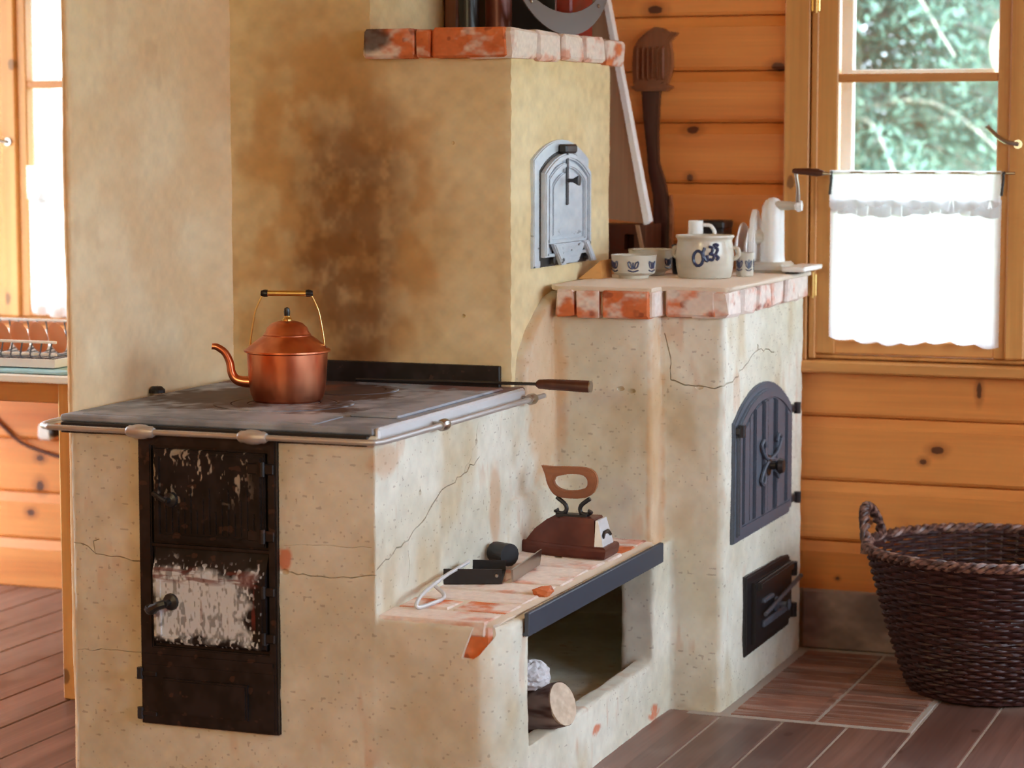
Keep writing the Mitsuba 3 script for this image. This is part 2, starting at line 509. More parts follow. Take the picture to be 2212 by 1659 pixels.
scene['m_copper'] = pbr(proc(copper_col), 0.30, 1.0)
scene['m_brass'] = pbr(lin(222, 190, 120), 0.25, 1.0)
scene['m_dark_wood'] = pbr(proc(wood(lin(74, 38, 26), lin(50, 24, 18), lin(104, 56, 36), 'z', 'x', 9.1, 0.0)), 0.4, specular=0.4)
scene['m_board_wood'] = pbr(proc(wood(lin(150, 112, 82), lin(126, 90, 64), lin(170, 132, 98), 'z', 'x', 3.4, 0.0)), 0.6)
scene['m_iron_red'] = pbr(proc(lambda p, n, uv: mix(lin(74, 34, 30), lin(112, 58, 44), fbm(p.x * 26, p.y * 26, p.z * 26, 3))), 0.38, 0.35)
scene['m_handle_wood'] = pbr(proc(wood(lin(128, 72, 42), lin(92, 46, 26), lin(166, 102, 62), 'x', 'z', 5.5, 0.0)), 0.3, specular=0.5, clearcoat=0.5)
scene['m_stoneware'] = pbr(proc(lambda p, n, uv: mix(lin(176, 166, 148), lin(206, 200, 188), fbm(p.x * 20, p.y * 20, p.z * 30, 3))), 0.2, specular=0.5, clearcoat=0.6)
scene['m_white'] = pbr(lin(226, 226, 224), 0.25, specular=0.5, clearcoat=0.4)
scene['m_white_paint'] = pbr(lin(232, 232, 230), 0.5)
scene['m_blue_glaze'] = pbr(lin(44, 52, 84), 0.25, specular=0.5)
scene['m_bark'] = pbr(proc(lambda p, n, uv: mix(lin(86, 62, 56), lin(150, 132, 124), smoothstep(0.4, 0.7, fbm(p.x * 8, p.y * 40, p.z * 40, 3)))), 0.9)
scene['m_log_end'] = pbr(proc(lambda p, n, uv: mix(lin(176, 152, 128), lin(218, 200, 180), fbm(p.x * 70, p.y * 60, p.z * 60, 3))), 0.9)
scene['m_paper'] = pbr(lin(206, 204, 206), 0.9)
scene['m_wicker'] = pbr(proc(lambda p, n, uv: mix(lin(34, 15, 15), lin(72, 38, 34), fbm(p.x * 40, p.y * 40, p.z * 60, 2))), 0.42, specular=0.5)
scene['m_wicker_rim'] = pbr(proc(lambda p, n, uv: mix(lin(60, 34, 30), lin(136, 100, 88), smoothstep(0.35, 0.7, fbm(p.x * 60, p.y * 60, p.z * 90, 2)))), 0.4, specular=0.5)
scene['m_cord'] = pbr(lin(84, 34, 18), 0.5)
scene['m_terracotta'] = pbr(lin(190, 128, 96), 0.35, specular=0.5)
scene['m_red'] = pbr(lin(120, 20, 16), 0.4)
scene['m_head_wood'] = pbr(proc(wood(lin(124, 72, 44), lin(92, 48, 30), lin(150, 96, 62), 'z', 'x', 2.6, 0.0)), 0.35, specular=0.5)
scene['m_blade'] = pbr(lin(112, 102, 100), 0.5, 0.5)
scene['m_curtain_dense'] = {'type': 'principledthin', 'base_color': col((0.62, 0.62, 0.64)), 'roughness': 0.9, 'diff_trans': 0.45, 'eta': 1.3, 'spec_trans': 0.0}
scene['m_black'] = pbr(lin(20, 18, 20), 0.35, specular=0.5)
scene['m_blue_cloth'] = pbr(lin(150, 190, 204), 0.8)
scene['m_ceiling'] = pbr(lin(206, 160, 108), 0.6)
scene['m_pane'] = {'type': 'thindielectric', 'int_ior': 1.5}
scene['m_curtain'] = {'type': 'principledthin', 'base_color': col((0.88, 0.88, 0.9)), 'roughness': 0.9, 'diff_trans': 1.1, 'eta': 1.3, 'spec_trans': 0.0}
scene['m_needle'] = {'type': 'principledthin', 'base_color': proc(lambda p, n, uv: mix(lin(64, 104, 98), lin(118, 150, 140), fbm(p.x * 3, p.y * 3, p.z * 3, 3))), 'roughness': 0.5, 'diff_trans': 0.7, 'eta': 1.4}
scene['m_trunk'] = pbr(lin(120, 128, 122), 0.9)
scene['m_grass'] = pbr(proc(lambda p, n, uv: mix(lin(96, 124, 70), lin(150, 160, 110), fbm(p.x * 2, p.y * 2, 0, 3))), 0.9)

# ------------------------------------------------------------------ the room
YW = 6.82
RX0, RX1, RY0, RZ = -5.1, 1.7, -1.6, 2.5
W1 = (-1.665, -0.47, 0.862, 2.06)        # the window on the right: x0, x1, z0, z1
W2 = (-4.93, -3.80, 0.90, 2.06)          # the window on the left

back = mbox(RX0 - 0.2, RX1 + 0.2, YW + 0.03, YW + 0.22, -0.1, RZ)
for w in (W1, W2):
    back = back - mbox(w[0], w[1], YW - 0.1, YW + 0.5, w[2], w[3])
wall = struct('wall_back', tm(back), 'm_wall_wood', label='honey pine plank wall behind the stove')
rows = [-0.005, 0.165, 0.323, 0.503, 0.692, 0.852, 1.02, 1.19, 1.37, 1.548, 1.70, 1.86, 2.03, 2.19, 2.35, 2.5]
for i, (z0, z1) in enumerate(zip(rows[:-1], rows[1:])):
    cuts = [RX0]
    for w in (W2, W1):
        if z0 < w[3] and z1 > w[2] + 0.01:
            cuts += [w[0] - 0.005, w[1] + 0.005]
    cuts.append(RX1)
    for a, b in zip(cuts[::2], cuts[1::2]):
        dy = rng.uniform(-0.002, 0.002)
        pr = [(YW + 0.03, z0 + 0.001), (YW + 0.006 + dy, z0 + 0.001), (YW + dy, z0 + 0.010), (YW - 0.002 + dy, z1 - 0.034), (YW + 0.010 + dy, z1 - 0.004), (YW + 0.016 + dy, z1 - 0.001), (YW + 0.03, z1 - 0.001)]
        struct('plank', side(Polygon(pr), a, b - a), 'm_wall_wood', smooth=20, parent=wall)

right = mbox(RX1, RX1 + 0.2, RY0 - 0.2, YW + 0.1, -0.1, RZ)
for y0, y1 in ((2.2, 4.2), (4.5, 6.5)):
    right = right - mbox(RX1 - 0.1, RX1 + 0.4, y0, y1, 0.98, 2.4)
struct('wall_right', tm(right), 'm_wall_wood')
left = mbox(RX0 - 0.2, RX0, RY0 - 0.2, YW + 0.1, -0.1, RZ) - mbox(RX0 - 0.4, RX0 + 0.1, 4.72, 6.7, 0.15, 2.35)
struct('wall_left', tm(left), 'm_wall_wood')
frontw = mbox(RX0, RX1, RY0 - 0.2, RY0, -0.1, RZ)
struct('wall_front', tm(frontw), 'm_wall_wood')
struct('ceiling', tm(mbox(RX0 - 0.2, RX1 + 0.2, RY0 - 0.2, YW + 0.2, RZ, RZ + 0.1)), 'm_ceiling')

# a round paper lamp that hangs behind the camera, warm
lamp = thing('paper_lamp', 'round white paper pendant lamp hanging in the room', 'lamp')
part(lamp, 'cord', rod((-2.0, 0.3, 2.25), (-2.0, 0.3, RZ), 0.006), 'm_white_paint')
scene[key_for('globe', lamp)] = mikit.ply(trimesh.creation.icosphere(3, 0.26).apply_translation([-2.0, 0.3, 2.0]), 'm_white_paint', smooth=True,
                                          emitter={'type': 'area', 'radiance': col((LAMP * 1.0, LAMP * 0.98, LAMP * 0.60))})

# floor: boards that run towards the window wall, light joints on the right, dark ones on the left
floor = struct('floor', tm(mbox(RX0, -2.5, RY0, YW + 0.03, -0.1, -0.006)), 'm_floor_gap', label='dark worn board floor')
struct('joint_bed', tm(mbox(-2.5, RX1, RY0, YW + 0.03, -0.1, -0.003)), 'm_grout', parent=floor)
BW = 0.1685
i0 = math.floor((RX0 + 1.669) / BW)
x = -1.669 + i0 * BW
while x < RX1:
    xa, xb = max(x, RX0), min(x + BW, RX1)
    g = 0.0022 if x < -2.5 else 0.0035
    ends = [RY0]
    yy = RY0 + rng.uniform(0.8, 3.2)
    while yy < 4.4:
        ends.append(yy)
        yy += rng.uniform(1.6, 2.6)
    ends.append(YW + 0.02)
    if x > -1.7 and x < -1.19:
        ends[-1] = 5.93
    for a, b in zip(ends[:-1], ends[1:]):
        if xb - xa > 0.02:
            struct('board', rbox(xa + g, xb - g, a + 0.001, b - 0.001, -0.03, rng.uniform(-0.0006, 0.0006), 0.0025), 'm_floor', parent=floor)
    x += BW

# brick paving in front of the oven door
hearth = struct('hearth_bed', rbox(-1.76, -1.166, 5.905, YW, -0.05, 0.0015, 0.001), 'm_grout', parent=floor)
for c0, c1 in ((-1.645, -1.422), (-1.412, -1.180)):
    y = 5.925
    while y < YW - 0.06:
        struct('paver', jbox(c0, c1, y + 0.003, y + 0.0605, -0.02, 0.0045, 0.002, 0.0008), 'm_tile', parent=floor)
        y += 0.0645
# tile skirting under the planks, right of the stove
sk = struct('baseboard_back', tm(mbox(-1.69, RX1, YW - 0.006, YW + 0.004, 0.0, 0.177)), 'm_grout')
x = -1.672
while x < RX1 - 0.1:
    struct('tile', rbox(x, min(x + 0.296, RX1), YW - 0.02, YW - 0.004, 0.004, 0.175, 0.003), 'm_skirting', parent=sk)
    x += 0.30


def casement(key, w, mull, muntins, sill_z, outer_off=0.13):
    """Two sashes that meet at a mullion, casing, stool and an outer white frame."""
    x0, x1, z0, z1 = w
    k = struct(key, cat(rbox(x0, x0 + 0.02, YW - 0.02, YW + 0.20, z0, z1), rbox(x1 - 0.02, x1, YW - 0.02, YW + 0.20, z0, z1),
                        rbox(x0, x1, YW - 0.02, YW + 0.20, z1 - 0.02, z1), rbox(x0, x1, YW + 0.0, YW + 0.22, z0, z0 + 0.012)), 'm_trim_wood', label=None)
    struct('casing', rbox(x0 - 0.078, x0 - 0.004, YW - 0.026, YW, sill_z, z1 + 0.08), 'm_trim_wood', parent=k)
    struct('casing', rbox(x1 + 0.004, x1 + 0.078, YW - 0.026, YW, sill_z, z1 + 0.08), 'm_trim_wood', parent=k)
    struct('casing', rbox(x0 - 0.078, x1 + 0.078, YW - 0.027, YW, z1 + 0.004, z1 + 0.08), 'm_rail_wood', parent=k)
    struct('stool', rbox(x0 - 0.085, x1 + 0.085, YW - 0.055, YW + 0.03, sill_z - 0.034, sill_z, 0.005), 'm_rail_wood', parent=k)
    halves = ((x0 + 0.016, mull - 0.001), (mull + 0.001, x1 - 0.016))
    for a, b in halves:
        s = struct('sash', cat(rbox(a, a + 0.062, YW - 0.012, YW + 0.03, z0 + 0.014, z1 - 0.022, 0.004), rbox(b - 0.062, b, YW - 0.012, YW + 0.03, z0 + 0.014, z1 - 0.022, 0.004)), 'm_trim_wood', parent=k)
        struct('rail', rbox(a + 0.06, b - 0.06, YW - 0.011, YW + 0.03, z0 + 0.015, z0 + 0.058, 0.004), 'm_rail_wood', parent=s)
        struct('rail', rbox(a + 0.06, b - 0.06, YW - 0.011, YW + 0.03, z1 - 0.07, z1 - 0.023, 0.004), 'm_rail_wood', parent=s)
        for m in muntins:
            struct('muntin', rbox(a + 0.06, b - 0.06, YW - 0.008, YW + 0.025, m - 0.012, m + 0.012, 0.004), 'm_rail_wood', parent=s)
        mm = [z0 + 0.05] + list(muntins) + [z1 - 0.05]
        for p0, p1 in zip(mm[:-1], mm[1:]):
            struct('pane', (np.array([[a + 0.055, YW + 0.012, p0], [b - 0.055, YW + 0.012, p0], [b - 0.055, YW + 0.012, p1], [a + 0.055, YW + 0.012, p1]]), np.array([[0, 1, 2, 3]])), 'm_pane', parent=s)
        # the outer, white painted sash
        o0, o1 = YW + outer_off, YW + outer_off + 0.035
        o = struct('outer_sash', cat(rbox(a, a + 0.072, o0, o1, z0 + 0.014, z1 - 0.022), rbox(b - 0.05, b, o0, o1, z0 + 0.014, z1 - 0.022), rbox(a, b, o0, o1, z0 + 0.014, z0 + 0.06),
                                     rbox(a, b, o0, o1, z1 - 0.07, z1 - 0.02), *[rbox(a, b, o0, o1, m + 0.004, m + 0.028) for m in muntins]), 'm_white_paint', parent=k)
        struct('pane', (np.array([[a + 0.045, o0 + 0.015, z0 + 0.05], [b - 0.045, o0 + 0.015, z0 + 0.05], [b - 0.045, o0 + 0.015, z1 - 0.06], [a + 0.045, o0 + 0.015, z1 - 0.06]]), np.array([[0, 1, 2, 3]])), 'm_pane', parent=o)
    struct('mullion', rbox(mull - 0.028, mull + 0.028, YW - 0.026, YW - 0.010, z0 + 0.014, z1 - 0.022, 0.005), 'm_trim_wood', parent=k)
    return k


win1 = casement('window_1', W1, -1.068, (1.674,), 0.858)
win2 = casement('window_2', W2, -4.363, (1.677,), 0.888)
for z in (1.04, 1.86):
    struct('hinge', cat(rod((-1.655, YW - 0.022, z), (-1.655, YW - 0.022, z + 0.075), 0.006), rbox(-1.668, -1.642, YW - 0.022, YW - 0.014, z + 0.004, z + 0.07, 0.002)), 'm_brass', smooth=35, parent=win1)
for wk, mx in ((win1, -1.068), (win2, -4.363)):
    zc = 1.485 if wk == win1 else 1.49
    struct('latch', cat(lathe([(0, -0.004), (0.013, -0.004), (0.013, 0.004), (0, 0.004)], 16).apply_transform(trimesh.transformations.rotation_matrix(math.pi / 2, [1, 0, 0])).apply_translation([mx, YW - 0.03, zc]),
                        tube(spline([(mx, YW - 0.035, zc), (mx - 0.03, YW - 0.05, zc + 0.006), (mx - 0.055, YW - 0.05, zc + 0.022), (mx - 0.085, YW - 0.048, zc + 0.05)], 6), [0.006] * 18 + [0.008], 8)), 'm_steel', smooth=35, parent=wk)


# ------------------------------------------------------------------ outdoors
struct('ground', tm(mbox(-40, 40, YW + 0.25, 70, -0.6, -0.5)), 'm_grass', label='grass outside the windows')


def conifer(key, x, y, h, r, n, seed, label):
    g = np.random.default_rng(seed)
    k = thing(key, label, 'tree', None)
    part(k, 'trunk', tube([(x, y, -0.5), (x + 0.05, y, h * 0.5), (x, y, h)], [0.16, 0.1, 0.02], 8), 'm_trunk')
    br, nv, nf = [], [], []
    for i in range(n):
        z = g.uniform(0.0, 1.0) ** 1.1 * h * 0.96
        a = g.uniform(0, 2 * math.pi)
        ln = r * (1 - z / h) ** 0.7 * g.uniform(0.6, 1.0)
        d = np.array([math.cos(a), math.sin(a), 0])
        pts = spline([np.array([x, y, z]), np.array([x, y, z]) + d * ln * 0.5 + [0, 0, 0.06], np.array([x, y, z]) + d * ln - [0, 0, 0.25 * ln]], 5)
        br.append(tube(pts, np.linspace(0.022, 0.005, len(pts)), 4))
        for q in pts[2:]:
            for _ in range(36):
                c = q + g.normal(0, 0.11, 3)
                u = g.normal(0, 1, 3) + d * 0.8 - [0, 0, 0.6]
                u /= np.linalg.norm(u)
                v = np.cross(u, g.normal(0, 1, 3))
                v /= np.linalg.norm(v) + 1e-9
                L, W = g.uniform(0.05, 0.11), g.uniform(0.006, 0.015)
                b = len(nv)
                nv += [c, c + u * L * 0.5 + v * W, c + u * L, c + u * L * 0.5 - v * W]
                nf += [[b, b + 1, b + 2], [b, b + 2, b + 3]]
    part(k, 'branches', cat(br), 'm_trunk', smooth=False, kind='stuff')
    part(k, 'needles', trimesh.Trimesh(np.array(nv), np.array(nf), process=False), 'm_needle', smooth=False, kind='stuff')


conifer('spruce_tree', -3.1, 13.2, 7.5, 2.3, 400, 3, 'tall blue-green spruce outside the window on the right')
conifer('spruce_tree', -3.0, 19.4, 6.8, 2.6, 380, 5, 'blue-green spruce standing behind the nearer one, at the right edge of the window')
conifer('spruce_tree', -10.4, 14.0, 6.5, 1.6, 160, 8, 'green spruce seen through the left sash of the far left window')


# ------------------------------------------------------------------ the masonry stove
ST = thing('masonry_stove', 'large clay-plastered masonry cooking stove with brick shelves and black iron doors', 'stove')
XL, XS, XB, XM, XU = -2.873, -2.110, -1.814, -1.676, -2.150
YF, YC, YL, YM = 4.70, 5.64, 5.86, 5.935
ZB, ZC = 0.452, 0.872

body = mbox(XL, XS, YF, 6.3, -0.02, 0.853)
bench = m3.CrossSection([[(-2.3, YF + 0.0015), (-1.868, YF + 0.0015), (-1.842, YF + 0.018), (-1.818, YF + 0.075), (XB, YF + 0.13), (XB, 6.1), (-2.3, 6.1)]]).extrude(ZB + 0.021).translate((0, 0, -0.021))
body = body + bench + mbox(-2.2, -1.845, YL, YW - 0.03, -0.02, 1.045) + mbox(-2.2, XM, YM, YW - 0.03, -0.02, 1.045)
haunch = m3.CrossSection([[(5.655, 0.84), (5.95, 0.84), (5.95, 1.10), (5.87, 1.085), (5.80, 1.05), (5.73, 1.005), (5.68, 0.955), (5.66, 0.90)]]).extrude(0.15)
haunch = haunch.transform(np.array([[0, 0, 1, -2.268], [1, 0, 0, 0], [0, 1, 0, 0]]))
body = body + haunch
# the log niche: a thin jamb, then a cavity that runs on under the oven
body = body + mbox(-2.85, -2.1, 5.5, 6.72, -0.02, 0.6) - mbox(-2.80, -1.7, 4.868, 5.79, 0.155, 0.425) - mbox(-2.80, -1.905, 4.868, 6.68, 0.085, 0.425) - mbox(-2.80, -1.865, 4.868, 5.79, 0.085, 0.425)
bt = rounded_solid(body, 0.015, 0.0042, 9, 7, 2)
bm = man(bt)
# broken plaster at the bench corner, and the cracks
blob = m3.Manifold.hull_points(np.array([(qx, qy, qz) for qy in (4.63, 4.728) for qx, qz in ((-1.866, 0.49), (-1.822, 0.49), (-1.826, 0.455), (-1.842, 0.425), (-1.866, 0.392), (-1.884, 0.380), (-1.908, 0.382), (-1.902, 0.402), (-1.885, 0.432))]))
bm = bm - blob
F, S = (0, -1, 0), (1, 0, 0)
cuts = [crack(wander([(-2.87, YF, 0.578), (-2.83, YF, 0.572), (-2.81, YF, 0.556), (-2.69, YF, 0.546)], 0.02, 0.003), 0.0022, 0.012, F),
        crack(wander([(-2.81, YF, 0.556), (-2.815, YF, 0.585), (-2.80, YF, 0.59)], 0.01, 0.003), 0.0018, 0.01, F),
        crack(wander([(-2.865, YF, 0.328), (-2.78, YF, 0.334), (-2.69, YF, 0.336)], 0.02, 0.003), 0.0013, 0.008, F),
        crack(wander([(-2.33, YF, 0.603), (-2.24, YF, 0.61), (-2.12, YF, 0.612)], 0.02, 0.003), 0.0010, 0.006, F),
        crack(wander([(-2.33, YF, 0.545), (-2.22, YF, 0.538), (-2.15, YF, 0.545), (-2.10, YF, 0.55)], 0.015, 0.003), 0.0020, 0.012, F),
        crack(wander([(XS, 4.71, 0.562), (XS, 4.80, 0.585), (XS, 4.88, 0.60), (XS, 5.0, 0.650), (XS, 5.1, 0.690), (XS, 5.22, 0.708), (XS, 5.32, 0.735)], 0.02, 0.006, (1, 2)), 0.0024, 0.015, S),
        crack(wander([(XS, 4.88, 0.60), (XS, 4.89, 0.55), (XS, 4.88, 0.50)], 0.02, 0.005, (1, 2)), 0.0010, 0.008, S),
        crack(wander([(XS, 5.22, 0.708), (XS, 5.30, 0.77), (XS, 5.31, 0.82)], 0.02, 0.006, (1, 2)), 0.0013, 0.009, S),
        crack(wander([(-1.835, YM, 0.995), (-1.826, YM, 0.96), (-1.818, YM, 0.93), (-1.818, YM, 0.875)], 0.012, 0.002), 0.0022, 0.012, F),
        crack(wander([(-1.818, YM, 0.875), (-1.78, YM, 0.862), (-1.74, YM, 0.86), (-1.71, YM, 0.857), (-1.672, YM, 0.861)], 0.012, 0.003), 0.0026, 0.014, F),
        crack(wander([(XM, 5.93, 0.862), (XM, 6.02, 0.866), (XM, 6.12, 0.89), (XM, 6.20, 0.915), (XM, 6.28, 0.93), (XM, 6.36, 0.925), (XM, 6.45, 0.91)], 0.025, 0.006, (1, 2)), 0.0026, 0.015, S)]
for q in ((XS, 5.29, 0.842), (XS, 5.30, 0.775), (XS, 4.95, 0.70), (XM, 6.27, 0.94)):
    cuts.append(tm(m3.Manifold.sphere(0.008, 8)) and m3.Manifold.sphere(0.008, 8).translate(q))
for q in ((-1.93, YL, 0.855), (-1.90, YL, 0.85), (-2.33, YF, 0.545), (-1.74, YM, 0.858)):
    cuts.append(m3.Manifold.sphere(0.009, 8).scale((1.4, 1, 0.8)).translate(q))
bm = bm - m3.Manifold.batch_boolean(cuts, m3.OpType.Add)
part(ST, 'body', tm(bm), 'm_plaster', smooth=40, label='tan clay plaster with cracks and chipped corners')

hood = mbox(-3.02, XU, YC, 6.42, 0.80, 1.709) + mbox(-3.02, -2.537, YC, 6.14, 0.80, RZ)
ht = rounded_solid(hood, 0.02, 0.004, 8, 4, 5)
hm = man(ht) - crack(wander([(XU, 6.13, 1.70), (XU, 6.13, 1.60), (XU, 6.13, 1.50)], 0.03, 0.001, (1,)), 0.001, 0.006, S) - m3.Manifold.sphere(0.006, 8).translate((-2.28, YC, 1.05)) - m3.Manifold.sphere(0.006, 8).translate((-2.31, YC, 1.49))
part(ST, 'chimney_breast', tm(hm), 'm_hood_plaster', smooth=40, label='ochre plaster chimney breast with soot stains above the cooktop')

wing = m3.CrossSection([[(-2.905, 4.775), (-2.968, 5.49), (-2.940, 5.625), (-2.95, 6.0), (-3.14, 6.0), (-3.10, 5.55), (-2.925, 4.78)]]).extrude(RZ + 0.02).translate((0, 0, -0.02))
wt = rounded_solid(wing, 0.022, 0.0035, 7, 4, 9)
part(ST, 'side_wall', wt, 'm_wing_plaster', smooth=40, label='smooth beige plaster wall on the left of the cooktop')

# middle brick shelf
core = mbox(-2.07, -1.86, 5.85, YW - 0.03, 1.046, 1.108) + mbox(-1.9, -1.70, 5.93, YW - 0.03, 1.046, 1.108)
sh = part(ST, 'shelf', tm(rounded_solid(core, 0.03, 0.001, 8, 1, 3)), 'm_mortar', label='whitewashed brick shelf at mid height')
mid_top = m3.CrossSection([[(-2.10, 5.838), (-1.838, 5.838), (-1.836, 5.91), (-1.665, 5.915), (-1.652, 5.93), (-1.652, YW - 0.03), (-2.14, YW - 0.03), (-2.14, 5.9)]]).extrude(0.014).translate((0, 0, 1.106))
part(sh, 'mortar_top', rounded_solid(mid_top, 0.02, 0.0015, 14, 1, 4), 'm_mortar')
for (a, b), m in zip(((-2.100, -2.050), (-2.044, -1.980), (-1.973, -1.843)), ('m_brick_mixed', 'm_brick_mixed', 'm_brick_orange')):
    part(sh, 'brick', jbox(a, b, 5.828, 5.95, 1.041, 1.109, 0.005, 0.0025), m, smooth=25)
part(sh, 'brick', jbox(-1.862, -1.834, 5.836, 5.95, 1.041, 1.109, 0.005, 0.002), 'm_brick_washed', smooth=25)
part(sh, 'brick', jbox(-1.822, -1.690, 5.903, 6.0, 1.043, 1.112, 0.005, 0.0025), 'm_brick_mixed', smooth=25)
ys = [5.90, 6.055, 6.205, 6.355, 6.51, 6.655, 6.785]
for i, (a, b) in enumerate(zip(ys[:-1], ys[1:])):
    o = rng.uniform(-0.004, 0.005)
    part(sh, 'brick', jbox(-1.76, -1.660 + o, a + 0.006, b - 0.006, 1.040, 1.112, 0.008, 0.004), 'm_brick_washed', smooth=25)

# upper brick shelf
us = part(ST, 'upper_shelf', tm(rounded_solid(mbox(-2.53, -2.17, 5.63, 6.49, 1.706, 1.768), 0.03, 0.001, 8, 1, 6)), 'm_mortar', label='upper shelf of orange and whitewashed bricks')
for (a, b), m in zip(((-2.537, -2.398), (-2.393, -2.352), (-2.347, -2.150)), ('m_brick_sooty', 'm_brick_mixed', 'm_brick_orange')):
    part(us, 'brick', jbox(a, b, 5.595, 5.72, 1.705, 1.776, 0.005, 0.003), m, smooth=25)
for i, (a, b) in enumerate(((5.60, 5.785), (5.795, 5.965), (5.975, 6.135), (6.15, 6.325), (6.335, 6.50))):
    part(us, 'brick', jbox(-2.26, -2.130 + rng.uniform(-0.003, 0.003), a, b, 1.702 + 0.006 * (i > 1), 1.777, 0.009, 0.004), 'm_brick_washed' if i < 4 else 'm_brick_mixed', smooth=25)

# bench top bricks, the broken corner and the iron lintel
bb = part(ST, 'bench_top', rounded_solid(mbox(-2.13, -1.835, 4.712, 5.87, 0.448, 0.4585), 0.03, 0.0015, 14, 1, 8), 'm_mortar', label='worn brick bench top with white mortar')
y = 4.705
i = 0
while y < 5.80:
    split = i % 3 == 1
    segs = ((-2.115, -1.855),) if not split else ((-2.115, -1.99), (-1.982, -1.85))
    for a, b in segs:
        part(bb, 'brick', jbox(a, b, y + 0.005, y + 0.112, 0.43, 0.4615 + rng.uniform(-0.001, 0.001), 0.006, 0.0022), 'm_brick_washed' if i not in (1, 8) else 'm_brick_mixed', smooth=25)
    y += 0.118
    i += 1
part(ST, 'corner_brick', jbox(-1.94, -1.845, 4.7135, 4.84, 0.362, 0.455, 0.006, 0.001), 'm_brick_orange', smooth=25, label='bare orange brick at the broken bench corner')
part(ST, 'brick_fragment', jbox(-1.872, -1.840, 5.05, 5.10, 0.455, 0.474, 0.006, 0.005), 'm_brick_orange', smooth=25, label='orange brick stub in the bench edge')
part(ST, 'lintel', cat(rbox(-1.812, -1.800, 4.832, 5.825, 0.412, 0.464, 0.002), rbox(-1.87, -1.802, 4.832, 5.825, 0.412, 0.420, 0.002)), 'm_lintel', label='grey iron lintel over the log niche')

# cooktop
ck = part(ST, 'cooktop', cat(rbox(-2.905, -2.118, 4.712, 5.655, 0.856, ZC, 0.004)), 'm_cooktop', label='dark iron cooktop plate')
part(ck, 'apron', rbox(-2.895, -2.126, 4.698, 5.6, 0.832, 0.8565, 0.002), 'm_dark_iron', label='dark iron apron under the plate')
part(ck, 'rim', rbox(-2.118, -2.104, 4.715, 5.62, 0.842, 0.8735, 0.005), 'm_rim', label='bright steel edge strip')
for (cx, cy), rs in (((-2.52, 5.09), (0.168, 0.125, 0.085)), ((-2.50, 5.43), (0.12, 0.085))):
    for j, r in enumerate(rs):
        inner = rs[j + 1] + 0.003 if j + 1 < len(rs) else 0.0
        prof = [(inner, ZC - 0.002), (r, ZC - 0.002), (r, ZC + 0.0018), (r - 0.003, ZC + 0.003), (inner + 0.003, ZC + 0.003), (inner, ZC + 0.0018), (inner, ZC - 0.002)] if inner else [(0, ZC - 0.002), (r, ZC - 0.002), (r, ZC + 0.0018), (r - 0.003, ZC + 0.003), (0, ZC + 0.003)]
        part(ck, 'ring', lathe(prof, 48, (cx, cy, 0)), 'm_cooktop', smooth=30)
part(ck, 'cover_plate', rbox(-2.262, -2.14, 4.90, 5.56, ZC - 0.002, ZC + 0.006, 0.004), 'm_cooktop', label='long cover plate beside the rings')
part(ck, 'cover_plate', rbox(-2.86, -2.27, 4.735, 4.888, ZC - 0.002, ZC + 0.0022, 0.002), 'm_cooktop')
part(ck, 'plug', lathe([(0, 0), (0.02, 0), (0.02, 0.008), (0.012, 0.016), (0, 0.017)], 16, (-2.925, 5.20, ZC)), 'm_iron')
part(ST, 'upstand', rbox(-2.70, -2.175, YC - 0.02, YC - 0.005, ZC - 0.005, 0.926, 0.002), 'm_iron', label='rusty iron upstand at the back of the cooktop')

# rail
zr = 0.848
pts = spline([(-2.95, 4.90, zr), (-2.955, 4.80, zr), (-2.945, 4.71, zr), (-2.915, 4.67, zr), (-2.85, 4.66, zr), (-2.5, 4.66, zr), (-2.25, 4.66, zr), (-2.115, 4.662, zr), (-2.09, 4.68, zr), (-2.082, 4.74, zr), (-2.08, 5.1, zr), (-2.08, 5.69, zr)], 10)
rl = part(ST, 'rail', tube(pts, 0.0066, 10), 'm_rail', smooth=50, label='steel towel rail round the cooktop')
for xx in (-2.665, -2.385):
    b = lathe([(0, -0.034), (0.010, -0.034), (0.0135, -0.028), (0.0135, -0.02), (0.016, -0.012), (0.017, 0), (0.016, 0.012), (0.0135, 0.02), (0.0135, 0.028), (0.010, 0.034), (0, 0.034)], 16)
    b.apply_transform(trimesh.transformations.rotation_matrix(math.pi / 2, [0, 1, 0]))
    b.apply_translation([xx, 4.66, zr])
    part(rl, 'bracket', cat(b, rbox(xx - 0.009, xx + 0.009, 4.66, 4.715, zr - 0.008, zr + 0.008)), 'm_rail', smooth=35)
for yy in (5.02, 5.60):
    b = lathe([(0, -0.02), (0.011, -0.02), (0.014, -0.01), (0.014, 0.01), (0.011, 0.02), (0, 0.02)], 16)
    b.apply_transform(trimesh.transformations.rotation_matrix(math.pi / 2, [1, 0, 0]))
    b.apply_translation([-2.08, yy, zr])
    part(rl, 'bracket', cat(b, rbox(-2.125, -2.08, yy - 0.008, yy + 0.008, zr - 0.007, zr + 0.007)), 'm_steel', smooth=35)

